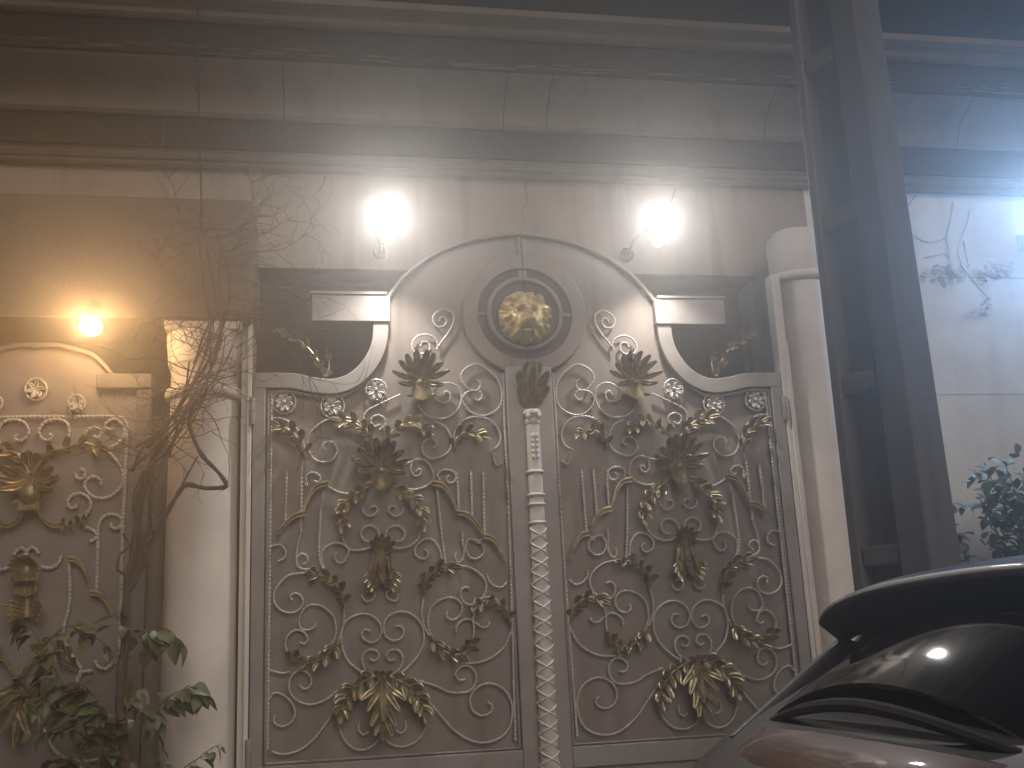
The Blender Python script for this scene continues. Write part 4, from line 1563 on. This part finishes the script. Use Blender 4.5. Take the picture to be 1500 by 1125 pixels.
# ------------------------------------------------------------------ bush before the right wall
bush = empty('leafy_bush', (3.75, -.25, 0), 'green leafy bush against the blue lit white wall at the far right', 'bush')
ms, ml = MB(), MB()
rb = random.Random(5)
for k in range(34):
    a = rb.uniform(0, 2 * pi)
    top = Vector((3.70 + rb.gauss(0, .30), -.25 + rb.gauss(0, .20), rb.uniform(1.9, 2.72)))
    mid_ = Vector((3.78 + (top.x - 3.78) * .4, -.25 + (top.y + .25) * .4, top.z * .55))
    P = smooth_path([Vector((3.78 + rb.uniform(-.1, .1), -.25 + rb.uniform(-.1, .1), -.03)), mid_, top], .06)
    ms.tube(P, lambda i, t: .014 * (1 - .75 * t), 5)
    for j in range(250):
        i = int((.42 + .58 * rb.random() ** .8) * (len(P) - 1))
        c = P[i] + Vector((rb.gauss(0, .10), rb.gauss(0, .10), rb.gauss(0, .07)))
        if vnoise(c.x * 5, c.z * 5, 3) < .30:
            continue
        d = Vector((rb.uniform(-1, 1), rb.uniform(-1, .6), rb.uniform(-.9, .5)))
        l = rb.uniform(.06, .12)
        leaf_blade(ml, c, d, Vector((0, -.4, 1)), l, l * .34, rb.uniform(.1, .4))
ms.build('stems', M['twig'], bush)
ml.build('foliage', M['bushleaf'], bush, angle=180)

# faint dry creeper on the white wall
cr = empty('dry_creeper', (at(1400, 400, .44).x, .44, 4.0), 'thin dry creeper clinging to the white wall right of the pole', 'climber')
m = MB()
for px in ([(1322, 336), (1336, 344), (1352, 354), (1370, 353), (1384, 350)], [(1396, 296), (1392, 320), (1386, 345), (1390, 370), (1393, 388)], [(1420, 306), (1416, 330), (1408, 350), (1402, 372), (1408, 388)],
           [(1354, 378), (1370, 374), (1384, 371)], [(1408, 388), (1420, 405), (1438, 425), (1452, 440)], [(1384, 350), (1386, 345)], [(1384, 371), (1391, 378)], [(1412, 352), (1416, 375), (1420, 390)]):
    stem(m, [(a, b, .442) for a, b in px], .004, .0025, .442, 1.5)
m.build('stems', M['drystem'], cr)
ml = MB()
for (cx_, cy_, sx, sy, n) in ((1385, 396, 14, 6, 45), (1463, 395, 13, 8, 45), (1440, 450, 8, 8, 10)):
    for k in range(n):
        p = at(cx_ + rb.gauss(0, sx), cy_ + rb.gauss(0, sy), .435 - rb.random() * .03)
        leaf_blade(ml, p, Vector((rb.uniform(-1, 1), -.3, rb.uniform(-1, .3))), Vector((0, -1, .3)), .045, .016)
ml.build('foliage', M['blossom'], cr, angle=180)

# cable hanging in front of the cornice
p0 = at(291, -8, -.25)
m = MB()
P = [at(290 + a, y, -.25) for a, y in ((0, -30), (0, 20), (-1, 60), (0, 100), (-1, 132), (2, 170), (3, 215), (4, 260), (5, 305), (3, 340))]
m.tube(smooth_path(P, .05), .006, 6)
P = [at(290 + a, y, -.262) for a, y in ((0, 88), (-3, 110), (-4, 126), (-2, 132))]
m.tube(smooth_path(P, .02), lambda i, t: .012 * (1 - .5 * t), 6)
o = m.build('hanging_cable', M['wire'])
o['label'] = 'thin dark cable hanging down the cornice above the climber'
o['category'] = 'cable'

# ------------------------------------------------------------------ haze
m = MB()
m.box(-14, 14, -16, 12, -1.2, 9.5)
hz = m.build('haze', M['plaster'], smooth=False)
hz['kind'] = 'stuff'
hm = bpy.data.materials.new('haze_air')
hm.use_nodes = True
nt = hm.node_tree
nt.nodes.clear()
out = nt.nodes.new('ShaderNodeOutputMaterial')
pv = nt.nodes.new('ShaderNodeVolumePrincipled')
pv.inputs['Color'].default_value = (.95, .92, .89, 1)
pv.inputs['Density'].default_value = 0.027
pv.inputs['Anisotropy'].default_value = 0.84
nt.links.new(pv.outputs['Volume'], out.inputs['Volume'])
hz.data.materials[0] = hm

# ------------------------------------------------------------------ night sky
w = bpy.data.worlds.new('World')
S.world = w
w.use_nodes = True
nt = w.node_tree
bgn = nt.nodes['Background']
sky = nt.nodes.new('ShaderNodeTexSky')
sky.sky_type = 'NISHITA'
sky.sun_disc = False
sky.sun_elevation = radians(SUN_EL)
sky.sun_rotation = radians(180 - SUN_AZ)
sky.air_density = 1.5
nt.links.new(sky.outputs['Color'], bgn.inputs['Color'])
bgn.inputs['Strength'].default_value = 0.0004

# ------------------------------------------------------------------ camera
cd = bpy.data.cameras.new('camera')
co = bpy.data.objects.new('camera', cd)
COL.objects.link(co)
right_v = Vector((EX.x, EY.x, EZ.x))
down_v = Vector((EX.y, EY.y, EZ.y))
fwd_v = Vector((EX.z, EY.z, EZ.z))
R3 = Matrix((right_v, -down_v, -fwd_v)).transposed()
co.matrix_world = Matrix.Translation(CAM) @ R3.to_4x4()
cd.sensor_width = 36
cd.lens = F / 1500 * 36
cd.clip_start = 0.05
cd.clip_end = 2000
S.camera = co

S.render.engine = 'CYCLES'
S.cycles.use_denoising = True
S.cycles.max_bounces = 6
S.cycles.diffuse_bounces = 3
S.cycles.glossy_bounces = 3
S.cycles.volume_bounces = 1
S.cycles.caustics_reflective = False
S.cycles.caustics_refractive = False
S.cycles.sample_clamp_indirect = 4
S.view_settings.view_transform = 'Standard'
S.view_settings.look = 'None'
S.view_settings.gamma = 1
S.view_settings.exposure = 0
